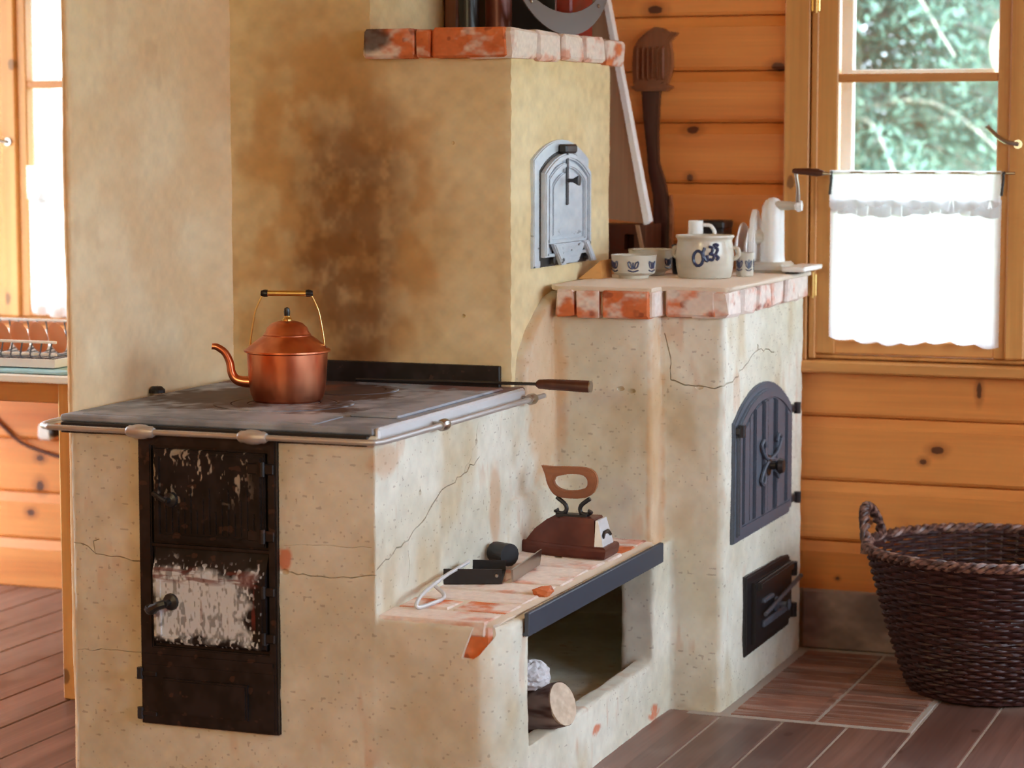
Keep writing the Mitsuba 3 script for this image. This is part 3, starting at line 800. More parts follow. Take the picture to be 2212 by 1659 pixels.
# firebox, ash and soot doors on the front
fr = rect(-2.687, -2.342, 0.176, 0.842)
openings = unary_union([rect(-2.655, -2.362, 0.592, 0.815), rect(-2.655, -2.362, 0.356, 0.586)])
part(ST, 'door_frame', cat(front(fr, YF + 0.01, 0.014, 0.003), front(fr.difference(openings), YF - 0.004, 0.012, 0.003)), 'm_iron', smooth=False, label='black cast iron frame of the front doors')
fd = part(ST, 'firebox_door', cat(front(rect(-2.648, -2.368, 0.598, 0.808), YF - 0.004, 0.014, 0.003), front(rect(-2.640, -2.376, 0.606, 0.800).difference(rect(-2.63, -2.386, 0.616, 0.790)), YF - 0.018, 0.005, 0.002),
                                  *[front(rect(xv, xv + 0.006, 0.62, 0.70 + 0.03 * math.sin(i * 2.1)), YF - 0.018, 0.003, 0.001) for i, xv in enumerate(np.linspace(-2.62, -2.40, 15))]), 'm_fire_door', smooth=False, label='blackened firebox door with flaked white spots')
for zz in (0.625, 0.775):
    part(fd, 'hinge', cat(rod((-2.372, YF - 0.022, zz - 0.016), (-2.372, YF - 0.022, zz + 0.016), 0.007), rbox(-2.41, -2.345, YF - 0.022, YF - 0.016, zz - 0.012, zz + 0.012, 0.002)), 'm_iron')
part(fd, 'latch', cat(lathe([(0, 0), (0.018, 0), (0.016, 0.008), (0.006, 0.012), (0.006, 0.03), (0, 0.03)], 16).apply_transform(trimesh.transformations.rotation_matrix(math.pi / 2, [1, 0, 0])).apply_translation([-2.602, YF - 0.018, 0.695]),
                      tube(spline([(-2.602, YF - 0.046, 0.695), (-2.615, YF - 0.05, 0.703), (-2.632, YF - 0.048, 0.712)], 5), 0.006, 8)), 'm_dark_iron')
ad_poly = [(YF - 0.004, 0.365), (YF - 0.017, 0.365), (YF - 0.022, 0.37), (YF - 0.026, 0.53), (YF - 0.022, 0.54), (YF - 0.006, 0.582), (YF - 0.004, 0.582)]
ad = part(ST, 'stoking_door', cat(side(Polygon(ad_poly), -2.648, 0.282), front(rect(-2.640, -2.374, 0.372, 0.535).difference(rect(-2.628, -2.386, 0.384, 0.523)), YF - 0.022, 0.0055, 0.001)), 'm_fire_door', smooth=False, label='worn whitish enamel door with rust runs')
part(ad, 'latch', cat(lathe([(0, 0), (0.02, 0), (0.018, 0.006), (0.007, 0.01), (0.007, 0.03), (0, 0.03)], 16).apply_transform(trimesh.transformations.rotation_matrix(math.pi / 2, [1, 0, 0])).apply_translation([-2.603, YF - 0.024, 0.463]),
                      tube(spline([(-2.603, YF - 0.052, 0.463), (-2.618, YF - 0.058, 0.458), (-2.636, YF - 0.056, 0.448), (-2.645, YF - 0.052, 0.452)], 5), [0.010] * 8 + [0.012] * 8, 8)), 'm_dark_iron', label='coiled wire knob')
for zz in (0.395, 0.50):
    part(ad, 'hinge', cat(rod((-2.372, YF - 0.024, zz - 0.014), (-2.372, YF - 0.024, zz + 0.014), 0.007), rbox(-2.40, -2.345, YF - 0.024, YF - 0.016, zz - 0.010, zz + 0.010, 0.002)), 'm_iron')
sd = part(ST, 'ash_door', cat(front(rect(-2.684, -2.346, 0.178, 0.318), YF - 0.004, 0.014, 0.004), front(rect(-2.628, -2.413, 0.205, 0.286), YF - 0.018, 0.012, 0.004), front(rect(-2.684, -2.346, 0.322, 0.345), YF - 0.004, 0.016, 0.006)), 'm_iron', smooth=False, label='black ash door with a raised panel')
for zz in (0.20, 0.292):
    part(sd, 'hinge', cat(rod((-2.688, YF - 0.018, zz - 0.013), (-2.688, YF - 0.018, zz + 0.013), 0.008), rbox(-2.69, -2.645, YF - 0.022, YF - 0.016, zz - 0.006, zz + 0.006, 0.002)), 'm_iron')

# the pale cleaning door on the upper right side
dp = part(ST, 'damper_door', cat(side(arch(5.784, 6.216, 1.166, 1.446, 1.498), XU - 0.006, 0.014, 0.003)), 'm_damper', smooth=False, label='arched silver-grey soot door')
d1, d2, d3 = arch(5.830, 6.19, 1.192, 1.412, 1.462), arch(5.852, 6.172, 1.20, 1.40, 1.446), arch(5.885, 6.150, 1.235, 1.385, 1.425)
part(dp, 'gap', cat(side(arch(5.822, 6.198, 1.184, 1.418, 1.470), XU + 0.0075, 0.002)), 'm_dark_iron', smooth=False)
part(dp, 'panel', cat(side(arch(5.838, 6.182, 1.196, 1.412, 1.456), XU + 0.008, 0.004), side(d1.difference(d2), XU + 0.008, 0.017, 0.004), side(arch(5.862, 6.164, 1.226, 1.396, 1.438).difference(arch(5.885, 6.146, 1.236, 1.386, 1.424)), XU + 0.011, 0.011, 0.003),
                      side(arch(5.90, 6.132, 1.245, 1.375, 1.413), XU + 0.011, 0.008, 0.003)), 'm_damper', smooth=False)
part(dp, 'knob', lathe([(0, 0), (0.005, 0), (0.005, 0.018), (0.012, 0.03), (0.014, 0.036), (0, 0.038)], 16).apply_transform(trimesh.transformations.rotation_matrix(math.pi / 2, [0, 1, 0])).apply_translation([XU + 0.02, 6.0, 1.390]), 'm_dark_iron')
part(dp, 'bolt', cat(rbox(XU + 0.018, XU + 0.024, 5.995, 6.008, 1.325, 1.462, 0.002), rbox(XU + 0.008, XU + 0.034, 5.965, 6.05, 1.462, 1.486, 0.005)), 'm_dark_iron')
part(dp, 'chute', cat(side(Polygon([(5.90, 1.225), (6.15, 1.225), (6.09, 1.17), (5.985, 1.17)]), XU + 0.008, 0.016, 0.004), *[side(Polygon([(a, 1.226), (a + 0.035, 1.226), (b + 0.035, 1.168), (b, 1.168)]), XU + 0.02, 0.012, 0.003) for a, b in ((5.875, 5.94), (6.12, 6.185))],
                      *[side(rect(5.96, 6.09, z, z + 0.006), XU + 0.022, 0.005, 0.002) for z in (1.183, 1.196, 1.209)]), 'm_damper', smooth=False)
part(dp, 'chute_back', side(rect(5.83, 6.19, 1.167, 1.222), XU + 0.006, 0.003), 'm_dark_iron', smooth=False)
for yy in (5.905, 6.172):
    part(dp, 'pin', lathe([(0, 0), (0.010, 0), (0.010, 0.012), (0, 0.014)], 12).apply_transform(trimesh.transformations.rotation_matrix(math.pi / 2, [0, 1, 0])).apply_translation([XU + 0.009, yy, 1.182]), 'm_dark_iron')

# the arched oven door and the air door on the right
oa = arch(6.018, 6.61, 0.434, 0.755, 0.838)
od = part(ST, 'oven_door', cat(side(oa, XM - 0.008, 0.018, 0.004), side(oa.buffer(-0.018, join_style=2).difference(oa.buffer(-0.045, join_style=2)), XM + 0.010, 0.010, 0.004)), 'm_oven_iron', smooth=False, label='arched blue-grey cast iron oven door')
ob = oa.buffer(-0.045, join_style=2)
part(od, 'panel', cat(side(ob, XM + 0.009, 0.004), *[side(ob.intersection(rect(a, a + w, 0.3, 1.0)), XM + 0.012, h, 0.003) for a, w, h in ((6.075, 0.05, 0.010), (6.14, 0.035, 0.006), (6.19, 0.06, 0.010), (6.27, 0.03, 0.014), (6.32, 0.06, 0.008), (6.40, 0.035, 0.014), (6.45, 0.06, 0.008), (6.53, 0.045, 0.010))]), 'm_oven_iron', smooth=False)
orn = []
for sx in (-1, 1):
    for sz in (-1, 1):
        orn.append(tube(spline([(XM + 0.026, 6.33, 0.625), (XM + 0.028, 6.33 + sx * 0.06, 0.625 + sz * 0.012), (XM + 0.028, 6.33 + sx * 0.105, 0.625 + sz * 0.045), (XM + 0.028, 6.33 + sx * 0.08, 0.625 + sz * 0.06), (XM + 0.027, 6.33 + sx * 0.06, 0.625 + sz * 0.042)], 6), 0.005, 6))
part(od, 'ornament', cat(orn), 'm_oven_iron')
part(od, 'knob', lathe([(0, 0), (0.03, 0), (0.028, 0.006), (0.012, 0.01), (0.010, 0.024), (0.022, 0.034), (0.018, 0.046), (0, 0.048)], 20).apply_transform(trimesh.transformations.rotation_matrix(math.pi / 2, [0, 1, 0])).apply_translation([XM + 0.022, 6.31, 0.610]), 'm_dark_iron')
for yy, zz in ((6.63, 0.735), (6.645, 0.475), (6.035, 0.735)):
    part(od, 'hinge', cat(rod((XM + 0.024, yy, zz - 0.016), (XM + 0.024, yy, zz + 0.016), 0.010), rbox(XM + 0.008, XM + 0.022, yy - 0.05 if yy > 6.3 else yy - 0.01, yy + 0.03, zz - 0.010, zz + 0.010, 0.003)), 'm_dark_iron')
vd = part(ST, 'air_door', cat(side(Polygon([(6.15, 0.105), (6.62, 0.105), (6.62, 0.31), (6.55, 0.318), (6.15, 0.325)]), XM - 0.008, 0.018, 0.004), side(rect(6.20, 6.60, 0.13, 0.30), XM + 0.010, 0.012, 0.004), side(rect(6.22, 6.58, 0.275, 0.300), XM + 0.022, 0.012, 0.005)), 'm_dark_iron', smooth=False, label='small black iron air door low on the stove')
part(vd, 'slide', cat(rod((XM + 0.034, 6.26, 0.205), (XM + 0.034, 6.66, 0.245), 0.006), rbox(XM + 0.02, XM + 0.03, 6.27, 6.52, 0.165, 0.185, 0.003), rbox(XM + 0.02, XM + 0.034, 6.26, 6.36, 0.235, 0.247, 0.003)), 'm_oven_iron')
part(vd, 'knob', lathe([(0, 0), (0.022, 0), (0.02, 0.006), (0.008, 0.01), (0.008, 0.03), (0.016, 0.038), (0, 0.044)], 16).apply_transform(trimesh.transformations.rotation_matrix(math.pi / 2, [0, 1, 0])).apply_translation([XM + 0.022, 6.42, 0.205]), 'm_oven_iron')
for zz in (0.15, 0.27):
    part(vd, 'hinge', rod((XM + 0.02, 6.625, zz - 0.02), (XM + 0.02, 6.625, zz + 0.02), 0.011), 'm_dark_iron')

# ------------------------------------------------------------------ kettle
KX, KY, KZ = -2.530, 5.13, ZC + 0.003
cr = np.array([math.cos(YAW), math.sin(YAW), 0])     # a direction in the room that runs across the kettle
kt = thing('copper_kettle', 'shiny copper kettle with a gooseneck spout standing on the iron cooktop', 'kettle')
prof = [(0, 0), (0.078, 0), (0.083, 0.004), (0.089, 0.02), (0.093, 0.05), (0.0955, 0.09), (0.0965, 0.116), (0.1035, 0.119), (0.1035, 0.123), (0.099, 0.125), (0.085, 0.137), (0.068, 0.150), (0.0575, 0.157), (0.0575, 0.158), (0, 0.158)]
part(kt, 'body', lathe(prof, 64, (KX, KY, KZ)), 'm_copper', smooth=28)
lid = part(kt, 'lid', lathe([(0.0, 0.155), (0.056, 0.155), (0.057, 0.160), (0.053, 0.164), (0.048, 0.176), (0.036, 0.187), (0.018, 0.192), (0, 0.193)], 48, (KX, KY, KZ)), 'm_copper', smooth=30)
part(lid, 'knob', lathe([(0, 0.19), (0.012, 0.19), (0.012, 0.196), (0.008, 0.200), (0.007, 0.204), (0, 0.206)], 20, (KX, KY, KZ)), 'm_brass')
part(lid, 'knob_tip', lathe([(0, 0.204), (0.0065, 0.204), (0.0075, 0.214), (0.006, 0.222), (0, 0.225)], 20, (KX, KY, KZ)), 'm_black', label='black knob tip')


def kp(u, z, v=0.0):
    return np.array([KX, KY, KZ + z]) + cr * u + np.array([-cr[1], cr[0], 0]) * v


sp = spline([kp(-0.080, 0.045), kp(-0.105, 0.046), kp(-0.124, 0.052), kp(-0.134, 0.068), kp(-0.138, 0.092), kp(-0.150, 0.116), kp(-0.168, 0.129), kp(-0.180, 0.131)], 8)
part(kt, 'spout', tube(sp, np.interp(np.arange(len(sp)), [0, 20, len(sp) - 1], [0.015, 0.0105, 0.0075]), 14), 'm_copper', smooth=50)
for s in (-1, 1):
    w = spline([kp(s * 0.088, 0.122), kp(s * 0.088, 0.145), kp(s * 0.079, 0.20), kp(s * 0.072, 0.225), kp(s * 0.058, 0.255)], 6)
    part(kt, 'bail_wire', tube(w, 0.0022, 8), 'm_brass', smooth=50)
    part(kt, 'ear', lathe([(0, 0), (0.009, 0), (0.008, 0.012), (0, 0.014)], 14).apply_translation(kp(s * 0.088, 0.118)), 'm_brass' if s < 0 else 'm_steel')
gr = part(kt, 'grip', tube([kp(-0.05, 0.258), kp(0.05, 0.258)], 0.0065, 14), 'm_brass', smooth=50, label='brass grip')
for s in (-1, 1):
    part(gr, 'cap', tube([kp(s * 0.046, 0.258), kp(s * 0.054, 0.258), kp(s * 0.062, 0.2585)], [0.0085, 0.009, 0.006], 14), 'm_black', smooth=50)

# poker lying along the upstand
pk = thing('poker', 'thin iron poker with a brown wooden handle lying across the back of the cooktop', 'poker')
part(pk, 'shaft', tube([(-2.55, 5.565, ZC + 0.012), (-2.3, 5.57, ZC + 0.016), (-2.035, 5.585, ZC + 0.0165)], 0.004, 8), 'm_dark_iron', smooth=50)
ph = part(pk, 'handle', tube([(-2.062, 5.584, ZC + 0.0165), (-2.055, 5.584, ZC + 0.0165), (-2.03, 5.586, ZC + 0.0165), (-1.945, 5.592, ZC + 0.0145), (-1.925, 5.594, ZC + 0.014)], [0.006, 0.0115, 0.0135, 0.015, 0.015], 14), 'm_dark_wood', smooth=50)
part(ph, 'cap', tube([(-1.9255, 5.594, ZC + 0.014), (-1.920, 5.594, ZC + 0.014)], 0.0145, 14), 'm_steel')

# ------------------------------------------------------------------ things on the bench
ZT = 0.4625
ir = thing('charcoal_iron', 'antique brown cast iron charcoal iron with a loop handle standing on the brick bench', 'iron')
ic = np.array([-1.975, 5.585, ZT])
ang = math.radians(1)
R2 = np.array([[math.cos(ang), -math.sin(ang)], [math.sin(ang), math.cos(ang)]])


def iron_shape(L, W, back=0.105):
    t = np.linspace(0, 1, 14)
    a = [(-back - 0.0 + L * (1 - 0) * 0 - (L - back) * 0, 0)]
    pts = []
    for s in t:                                        # from the heel to the pointed tip
        pts.append((back - L * s, W * (1 - s ** 2.3)))
    low = [(q[0], -q[1]) for q in pts[::-1]]
    return Polygon(pts + low[1:])


def iron_layers(layers, n=14):
    """Hulls between outlines at rising heights."""
    rings = []
    for z, L, W, b in layers:
        q = np.array(iron_shape(L, W, b).exterior.coords)[:-1]
        xy = q @ R2.T + ic[:2]
        rings.append(np.c_[xy, np.full(len(xy), ic[2] + z)])
    return cat(*[hull(np.vstack([a, b])) for a, b in zip(rings[:-1], rings[1:])])


part(ir, 'base', iron_layers([(0, 0.236, 0.054, 0.11), (0.006, 0.242, 0.057, 0.113), (0.020, 0.244, 0.059, 0.115), (0.026, 0.240, 0.058, 0.114), (0.030, 0.230, 0.054, 0.109)]), 'm_iron_red', smooth=30)
part(ir, 'body', iron_layers([(0.027, 0.200, 0.046, 0.085), (0.032, 0.196, 0.045, 0.083), (0.06, 0.172, 0.041, 0.081), (0.085, 0.138, 0.038, 0.079), (0.098, 0.112, 0.035, 0.077)]), 'm_iron_red', smooth=30)


def ip(u, z, v=0.0):
    q = R2 @ np.array([u, v])
    return np.array([ic[0] + q[0], ic[1] + q[1], ic[2] + z])


part(ir, 'heel_plate', hull([ip(0.082, 0.03, -0.046), ip(0.082, 0.03, 0.046), ip(0.104, 0.03, 0.044), ip(0.104, 0.03, -0.044), ip(0.082, 0.094, 0.036), ip(0.082, 0.094, -0.036), ip(0.088, 0.094, 0.034), ip(0.088, 0.094, -0.034)]), 'm_rim', label='bright steel heel with an air slot')
part(ir, 'air_slot', tube([ip(0.099, 0.052, -0.03), ip(0.0985, 0.062, -0.015), ip(0.0985, 0.062, 0.015), ip(0.099, 0.052, 0.03)], 0.005, 8), 'm_black')
for s in (-1, 1):
    w = spline([ip(0.012 + s * 0.046, 0.112), ip(0.012 + s * 0.040, 0.104), ip(0.012 + s * 0.026, 0.103), ip(0.012 + s * 0.018, 0.112), ip(0.012 + s * 0.022, 0.126), ip(0.012 + s * 0.044, 0.143)], 6)
    part(ir, 'bracket', tube(w, [0.0075] * 4 + [0.0055] * (len(w) - 4), 8), 'm_dark_iron', smooth=50)
part(ir, 'top_plate', hull([ip(a, z, v) for a in (-0.03, 0.05) for v in (-0.016, 0.016) for z in (0.096, 0.103)]), 'm_dark_iron')
outer = Polygon([tuple(q) for q in spline([(-0.083, 0.222), (-0.05, 0.2205), (0.0, 0.222), (0.03, 0.2215), (0.055, 0.212), (0.064, 0.19), (0.058, 0.165), (0.04, 0.148), (0.01, 0.142), (-0.03, 0.143), (-0.052, 0.152), (-0.067, 0.175), (-0.074, 0.20), (-0.083, 0.222)], 6)]).buffer(0)
hole = Polygon([tuple(q) for q in spline([(-0.045, 0.195), (-0.01, 0.203), (0.025, 0.202), (0.038, 0.19), (0.036, 0.173), (0.015, 0.164), (-0.02, 0.162), (-0.042, 0.17), (-0.05, 0.183), (-0.045, 0.195)], 6)]).buffer(0)
hd = cat(extr(outer.difference(hole), 0.012, 0.0), extr(outer.buffer(-0.003).difference(hole.buffer(0.003)), 0.018).apply_translation([0, 0, -0.003]), extr(outer.buffer(-0.007).difference(hole.buffer(0.007)), 0.022).apply_translation([0, 0, -0.005]))
hv = np.array(hd.vertices)
q = np.c_[hv[:, 0] + 0.012, -(hv[:, 2] - 0.006)] @ R2.T
hd = trimesh.Trimesh(np.c_[q + ic[:2], hv[:, 1] + ic[2]], hd.faces, process=False)
part(ir, 'handle', hd, 'm_handle_wood', smooth=False, label='polished wooden loop handle')

fs = thing('fire_shovel', 'small black fire shovel with a bent wire handle lying on the brick bench', 'fire shovel')
pan = [(-2.118, 5.09), (-1.985, 5.145), (-2.035, 5.30), (-2.165, 5.245)]
c0 = np.array([np.append(p, ZT + 0.001) for p in pan])
up = np.array([0, 0, 1.0])
part(fs, 'pan', hull(np.vstack([c0, c0 + up * 0.003])), 'm_dark_iron')
for a, b, h0, h1 in ((0, 1, 0.036, 0.034), (3, 2, 0.03, 0.026), (0, 3, 0.034, 0.05)):
    n = np.cross(c0[b] - c0[a], up)
    n = n / np.linalg.norm(n) * 0.0015
    part(fs, 'side', hull([c0[a] + n, c0[a] - n, c0[b] + n, c0[b] - n, c0[a] + n + up * h0, c0[a] - n + up * h0, c0[b] + n + up * h1, c0[b] - n + up * h1]), 'm_dark_iron')
part(fs, 'rivet', lathe([(0, 0), (0.005, 0), (0.004, 0.003), (0, 0.004)], 12).apply_transform(trimesh.transformations.rotation_matrix(math.pi / 2 + 0.1, [1, 0.3, 0])).apply_translation([-1.996, 5.139, ZT + 0.02]), 'm_steel')
part(fs, 'handle', tube(spline([(-2.085, 5.185, ZT + 0.04), (-2.085, 5.13, ZT + 0.036), (-2.083, 5.05, ZT + 0.033), (-2.072, 4.93, ZT + 0.028), (-2.062, 4.845, ZT + 0.022), (-2.055, 4.80, ZT + 0.012), (-2.049, 4.795, ZT + 0.0045), (-2.040, 4.83, ZT + 0.0045), (-2.036, 4.90, ZT + 0.0045), (-2.042, 4.925, ZT + 0.012), (-2.066, 4.935, ZT + 0.026)], 6), 0.0046, 8), 'm_rim', smooth=50, label='bent bright wire handle')
sc = thing('scraper', 'flat steel scraper blade with a dark socket lying beside the fire shovel', 'scraper')
part(sc, 'blade', hull([(-1.970, 5.17, ZT + 0.001), (-1.966, 5.172, ZT + 0.001), (-1.992, 5.41, ZT + 0.001), (-1.988, 5.412, ZT + 0.001), (-1.972, 5.17, ZT + 0.030), (-1.968, 5.172, ZT + 0.030), (-1.994, 5.43, ZT + 0.036), (-1.990, 5.432, ZT + 0.036)]), 'm_steel')
part(sc, 'socket', tube([(-2.09, 5.37, ZT + 0.033), (-2.04, 5.34, ZT + 0.033)], [0.026, 0.028], 14), 'm_dark_iron')

# ------------------------------------------------------------------ niche: logs and paper
def log(cx, cz, y0, y1, r, label, tilt=0.0):
    k = thing('firewood_log', label, 'log')
    n = 22
    th = np.linspace(0, 2 * math.pi, n, endpoint=False)
    rr = r * (1 + 0.06 * np.sin(th * 3 + cx * 40) + 0.03 * np.sin(th * 7))
    out = []
    ys_ = np.linspace(y0, y1, 6)
    v = np.vstack([np.c_[np.full(n, yy) * 0 + cx + tilt * (i / 5), np.zeros(n), np.zeros(n)] for i, yy in enumerate(ys_)])
    v = np.vstack([np.c_[cx + tilt * i / 5 + np.cos(th) * rr, np.full(n, yy), cz + np.sin(th) * rr] for i, yy in enumerate(ys_)])
    f = []
    for i in range(5):
        for j in range(n):
            f.append([i * n + j, i * n + (j + 1) % n, (i + 1) * n + (j + 1) % n, (i + 1) * n + j])
    return k, v, f, n, th, rr


def add_log(p0, p1, r, label, seed):
    k = thing('firewood_log', label, 'log')
    g = np.random.default_rng(seed)
    p0, p1 = np.array(p0, float), np.array(p1, float)
    d = (p1 - p0) / np.linalg.norm(p1 - p0)
    t = tube([p0 + (p1 - p0) * s for s in np.linspace(0, 1, 7)], r * (1 + g.uniform(-0.03, 0.03, 7)), 20, caps=False)
    v = np.array(t.vertices)
    v += 0.004 * (meshkit.noise(v * 60, seed)[:, None] - 0.5)
    part(k, 'bark', trimesh.Trimesh(v, t.faces, process=False), 'm_bark', smooth=60)
    for p, s in ((p0, -1), (p1, 1)):
        part(k, 'cut_end', tube([p - d * s * 0.004, p + d * s * 0.002], r * 0.97, 20), 'm_log_end', smooth=30)


add_log((-1.98, 5.09, 0.150), (-1.80, 5.05, 0.213), 0.052, 'short bark-covered log with a pale cut end lying at the front of the niche', 3)
add_log((-2.20, 5.26, 0.085 + 0.05), (-2.0, 5.20, 0.085 + 0.05), 0.048, 'thinner log lying deeper in the niche behind the front log', 4)
pp = trimesh.creation.icosphere(3, 1.0)
pv = np.array(pp.vertices)
pv = pv * (0.75 + 0.6 * np.abs(meshkit.fbm(pv * 2.6 + 3, 3, 2) - 0.5)[:, None]) * [0.052, 0.060, 0.044] + [-1.872, 5.04, 0.278]
pv[:, 2] = np.maximum(pv[:, 2], 0.243)
solo('crumpled_paper', trimesh.Trimesh(pv, pp.faces, process=False), 'm_paper', 'crumpled whitish paper lying on the log in the niche', 'paper', smooth=False)

# ------------------------------------------------------------------ things on the middle shelf
ZS = 1.1205


def strokes(cx, cy, prof, lines, r=0.0022, face=-math.pi / 2):
    """Painted lines laid on a turned body: each a list of (angle, height)."""
    pr = np.array(prof)
    out = []
    for ln in lines:
        q = spline([(a, z) for a, z in ln], 5)
        rad = np.interp(q[:, 1], pr[:, 1], pr[:, 0])
        p = np.c_[cx + rad * np.cos(q[:, 0] + face), cy + rad * np.sin(q[:, 0] + face), ZS + q[:, 1]]
        out.append(tube(p, r, 6))
    return cat(out)


def leaf_lines(a0, z0, s):
    return [[(a0, z0 - 0.8 * s * 0.012), (a0, z0 + 0.012 * s)], [(a0 - 0.05 * s, z0 - 0.008), (a0 - 0.22 * s, z0 - 0.004), (a0 - 0.30 * s, z0 + 0.010), (a0 - 0.15 * s, z0 + 0.008), (a0 - 0.05 * s, z0 - 0.008)],
            [(a0 + 0.05 * s, z0 - 0.008), (a0 + 0.22 * s, z0 - 0.004), (a0 + 0.30 * s, z0 + 0.010), (a0 + 0.15 * s, z0 + 0.008), (a0 + 0.05 * s, z0 - 0.008)], [(a0 - 0.3 * s, z0 - 0.012), (a0, z0 - 0.016), (a0 + 0.3 * s, z0 - 0.012)]]


bowl_out = [(0.040, 0.0), (0.042, 0.008), (0.054, 0.012), (0.0585, 0.016), (0.0615, 0.060), (0.0630, 0.064)]
bowl_prof = [(0, 0.003), (0.036, 0.003), (0.036, 0.0)] + bowl_out + [(0.0605, 0.0645), (0.058, 0.06), (0.054, 0.018), (0, 0.014)]
for (bx, by), lb in (((-2.015, 6.228), 'grey-white bowl with a blue leaf pattern, the front one beside the tower'), ((-2.022, 6.40), 'grey-white bowl standing behind the leaf-patterned front bowl')):
    s_ = 1.0 if by < 6.3 else 1.12
    k = thing('bowl', lb, 'bowl', None)
    part(k, 'vessel', lathe([(r, z * s_) for r, z in bowl_prof], 40, (bx, by, ZS)), 'm_stoneware', smooth=32)
    for a in (-0.75, 0.28, 1.3, 2.35, 3.4, 4.4):
        part(k, 'leaf_motif', strokes(bx, by, bowl_out, leaf_lines(a, 0.036, 0.8), 0.0022), 'm_blue_glaze', smooth=50)
crock_out = [(0.070, 0.0), (0.073, 0.004), (0.078, 0.03), (0.0805, 0.06), (0.078, 0.085), (0.0745, 0.10), (0.077, 0.108), (0.081, 0.112)]
crx, cry = -1.842, 6.325
ckc = thing('stoneware_crock', 'wide grey stoneware crock with a blue swirl pattern and two ears on the brick shelf', 'crock')
part(ckc, 'vessel', lathe([(0, 0.0)] + crock_out + [(0.080, 0.117), (0.075, 0.117), (0.070, 0.10), (0.074, 0.06), (0.066, 0.01), (0, 0.008)], 48, (crx, cry, ZS)), 'm_stoneware', smooth=32)
sw = [[(-0.02 + 0.17 * math.cos(t), 0.056 + 0.020 * math.sin(t)) for t in np.linspace(0.5, 6.9, 12)], [(0.20, 0.085), (0.15, 0.070), (0.22, 0.055), (0.30, 0.05), (0.28, 0.065)],
      [(0.34, 0.088), (0.48, 0.084), (0.44, 0.072), (0.38, 0.068), (0.52, 0.064), (0.46, 0.052), (0.36, 0.054)], [(0.55, 0.086), (0.66, 0.08), (0.58, 0.066), (0.68, 0.058), (0.60, 0.052)], [(0.50, 0.09), (0.60, 0.094), (0.70, 0.09)]]
part(ckc, 'decoration', strokes(crx, cry, crock_out, [[(a + 0.08, z) for a, z in l] for l in sw], 0.0046), 'm_blue_glaze', smooth=50, label='blue swirls')
for s in (-1, 1):
    e = spline([(crx + s * 0.073, cry + 0.012, ZS + 0.082), (crx + s * 0.090, cry + 0.012, ZS + 0.080), (crx + s * 0.093, cry + 0.012, ZS + 0.062), (crx + s * 0.077, cry + 0.012, ZS + 0.050)], 6)
    part(ckc, 'ear', tube(e, 0.006, 10), 'm_stoneware', smooth=50)
mg = thing('mug', 'white mug with a ring handle standing behind the stoneware crock', 'mug')
part(mg, 'vessel', lathe([(0, 0), (0.020, 0), (0.021, 0.003), (0.021, 0.148), (0.0195, 0.150), (0.018, 0.146), (0.018, 0.006), (0, 0.005)], 30, (-1.920, 6.50, ZS)), 'm_white', smooth=32)
part(mg, 'handle', tube(spline([(-1.899, 6.50, ZS + 0.138), (-1.877, 6.502, ZS + 0.135), (-1.865, 6.503, ZS + 0.115), (-1.877, 6.502, ZS + 0.095), (-1.899, 6.50, ZS + 0.09)], 6), 0.0055, 10), 'm_white', smooth=50)
jg = thing('small_pot', 'small black glazed pot half hidden between the bowls and the stoneware crock', 'pot')
part(jg, 'vessel', lathe([(0, 0), (0.026, 0), (0.031, 0.02), (0.033, 0.05), (0.029, 0.075), (0.031, 0.082), (0.028, 0.082), (0.026, 0.07), (0.024, 0.01), (0, 0.008)], 30, (-1.952, 6.475, ZS)), 'm_black', smooth=35)
dbx = thing('tea_tin', 'dark brown metal box standing against the pine wall behind the crock', 'tin')
part(dbx, 'box', rbox(-1.970, -1.880, 6.64, 6.74, ZS, ZS + 0.125, 0.004), 'm_iron')
part(dbx, 'lid', rbox(-1.973, -1.877, 6.637, 6.743, ZS + 0.12, ZS + 0.145, 0.005), 'm_iron')
cp = thing('small_cup', 'small white cup with a blue pattern to the right of the stoneware crock', 'cup')
cup_out = [(0.022, 0.0), (0.024, 0.003), (0.0245, 0.06), (0.0255, 0.065)]
cpx, cpy = -1.757, 6.43
part(cp, 'vessel', lathe([(0, 0)] + cup_out + [(0.024, 0.0655), (0.0225, 0.06), (0.0215, 0.005), (0, 0.004)], 32, (cpx, cpy, ZS)), 'm_stoneware', smooth=32)
for a in (-0.4, 0.75, 1.9):
    part(cp, 'leaf_motif', strokes(cpx, cpy, cup_out, leaf_lines(a, 0.032, 1.3), 0.0018), 'm_blue_glaze', smooth=50)
for k_, (bx, h, w, lb) in enumerate(((-1.842, 0.142, 0.010, 'white plate standing on edge left of the white grinder'), (-1.815, 0.135, 0.010, 'second white plate on edge between the first plate and the grinder'))):
    R_ = h / 2
    pl = lathe([(0, 0), (0.035, 0), (0.037, 0.003), (R_ - 0.004, 0.013), (R_, 0.015), (R_ - 0.003, 0.018), (0.036, 0.008), (0, 0.005)], 40)
    pl.apply_transform(trimesh.transformations.rotation_matrix(math.pi / 2, [0, 1, 0]))
    pl.apply_translation([bx, 6.665, ZS + R_])
    solo('plate', pl, 'm_white', lb, 'plate', smooth=32)
GX, GY = -1.738, 6.66
gd = thing('hand_grinder', 'white enamel hand grinder with a dark wooden crank handle on the brick shelf', 'grinder')
part(gd, 'base', cat(rbox(GX - 0.055, GX + 0.05, GY - 0.06, GY + 0.06, ZS, ZS + 0.03, 0.008)), 'm_stoneware')
part(gd, 'drum', lathe([(0, 0.028), (0.036, 0.028), (0.034, 0.05), (0.033, 0.15), (0.033, 0.165), (0.031, 0.185), (0.023, 0.203), (0.010, 0.212), (0, 0.213)], 36, (GX, GY, ZS)), 'm_white', smooth=40)
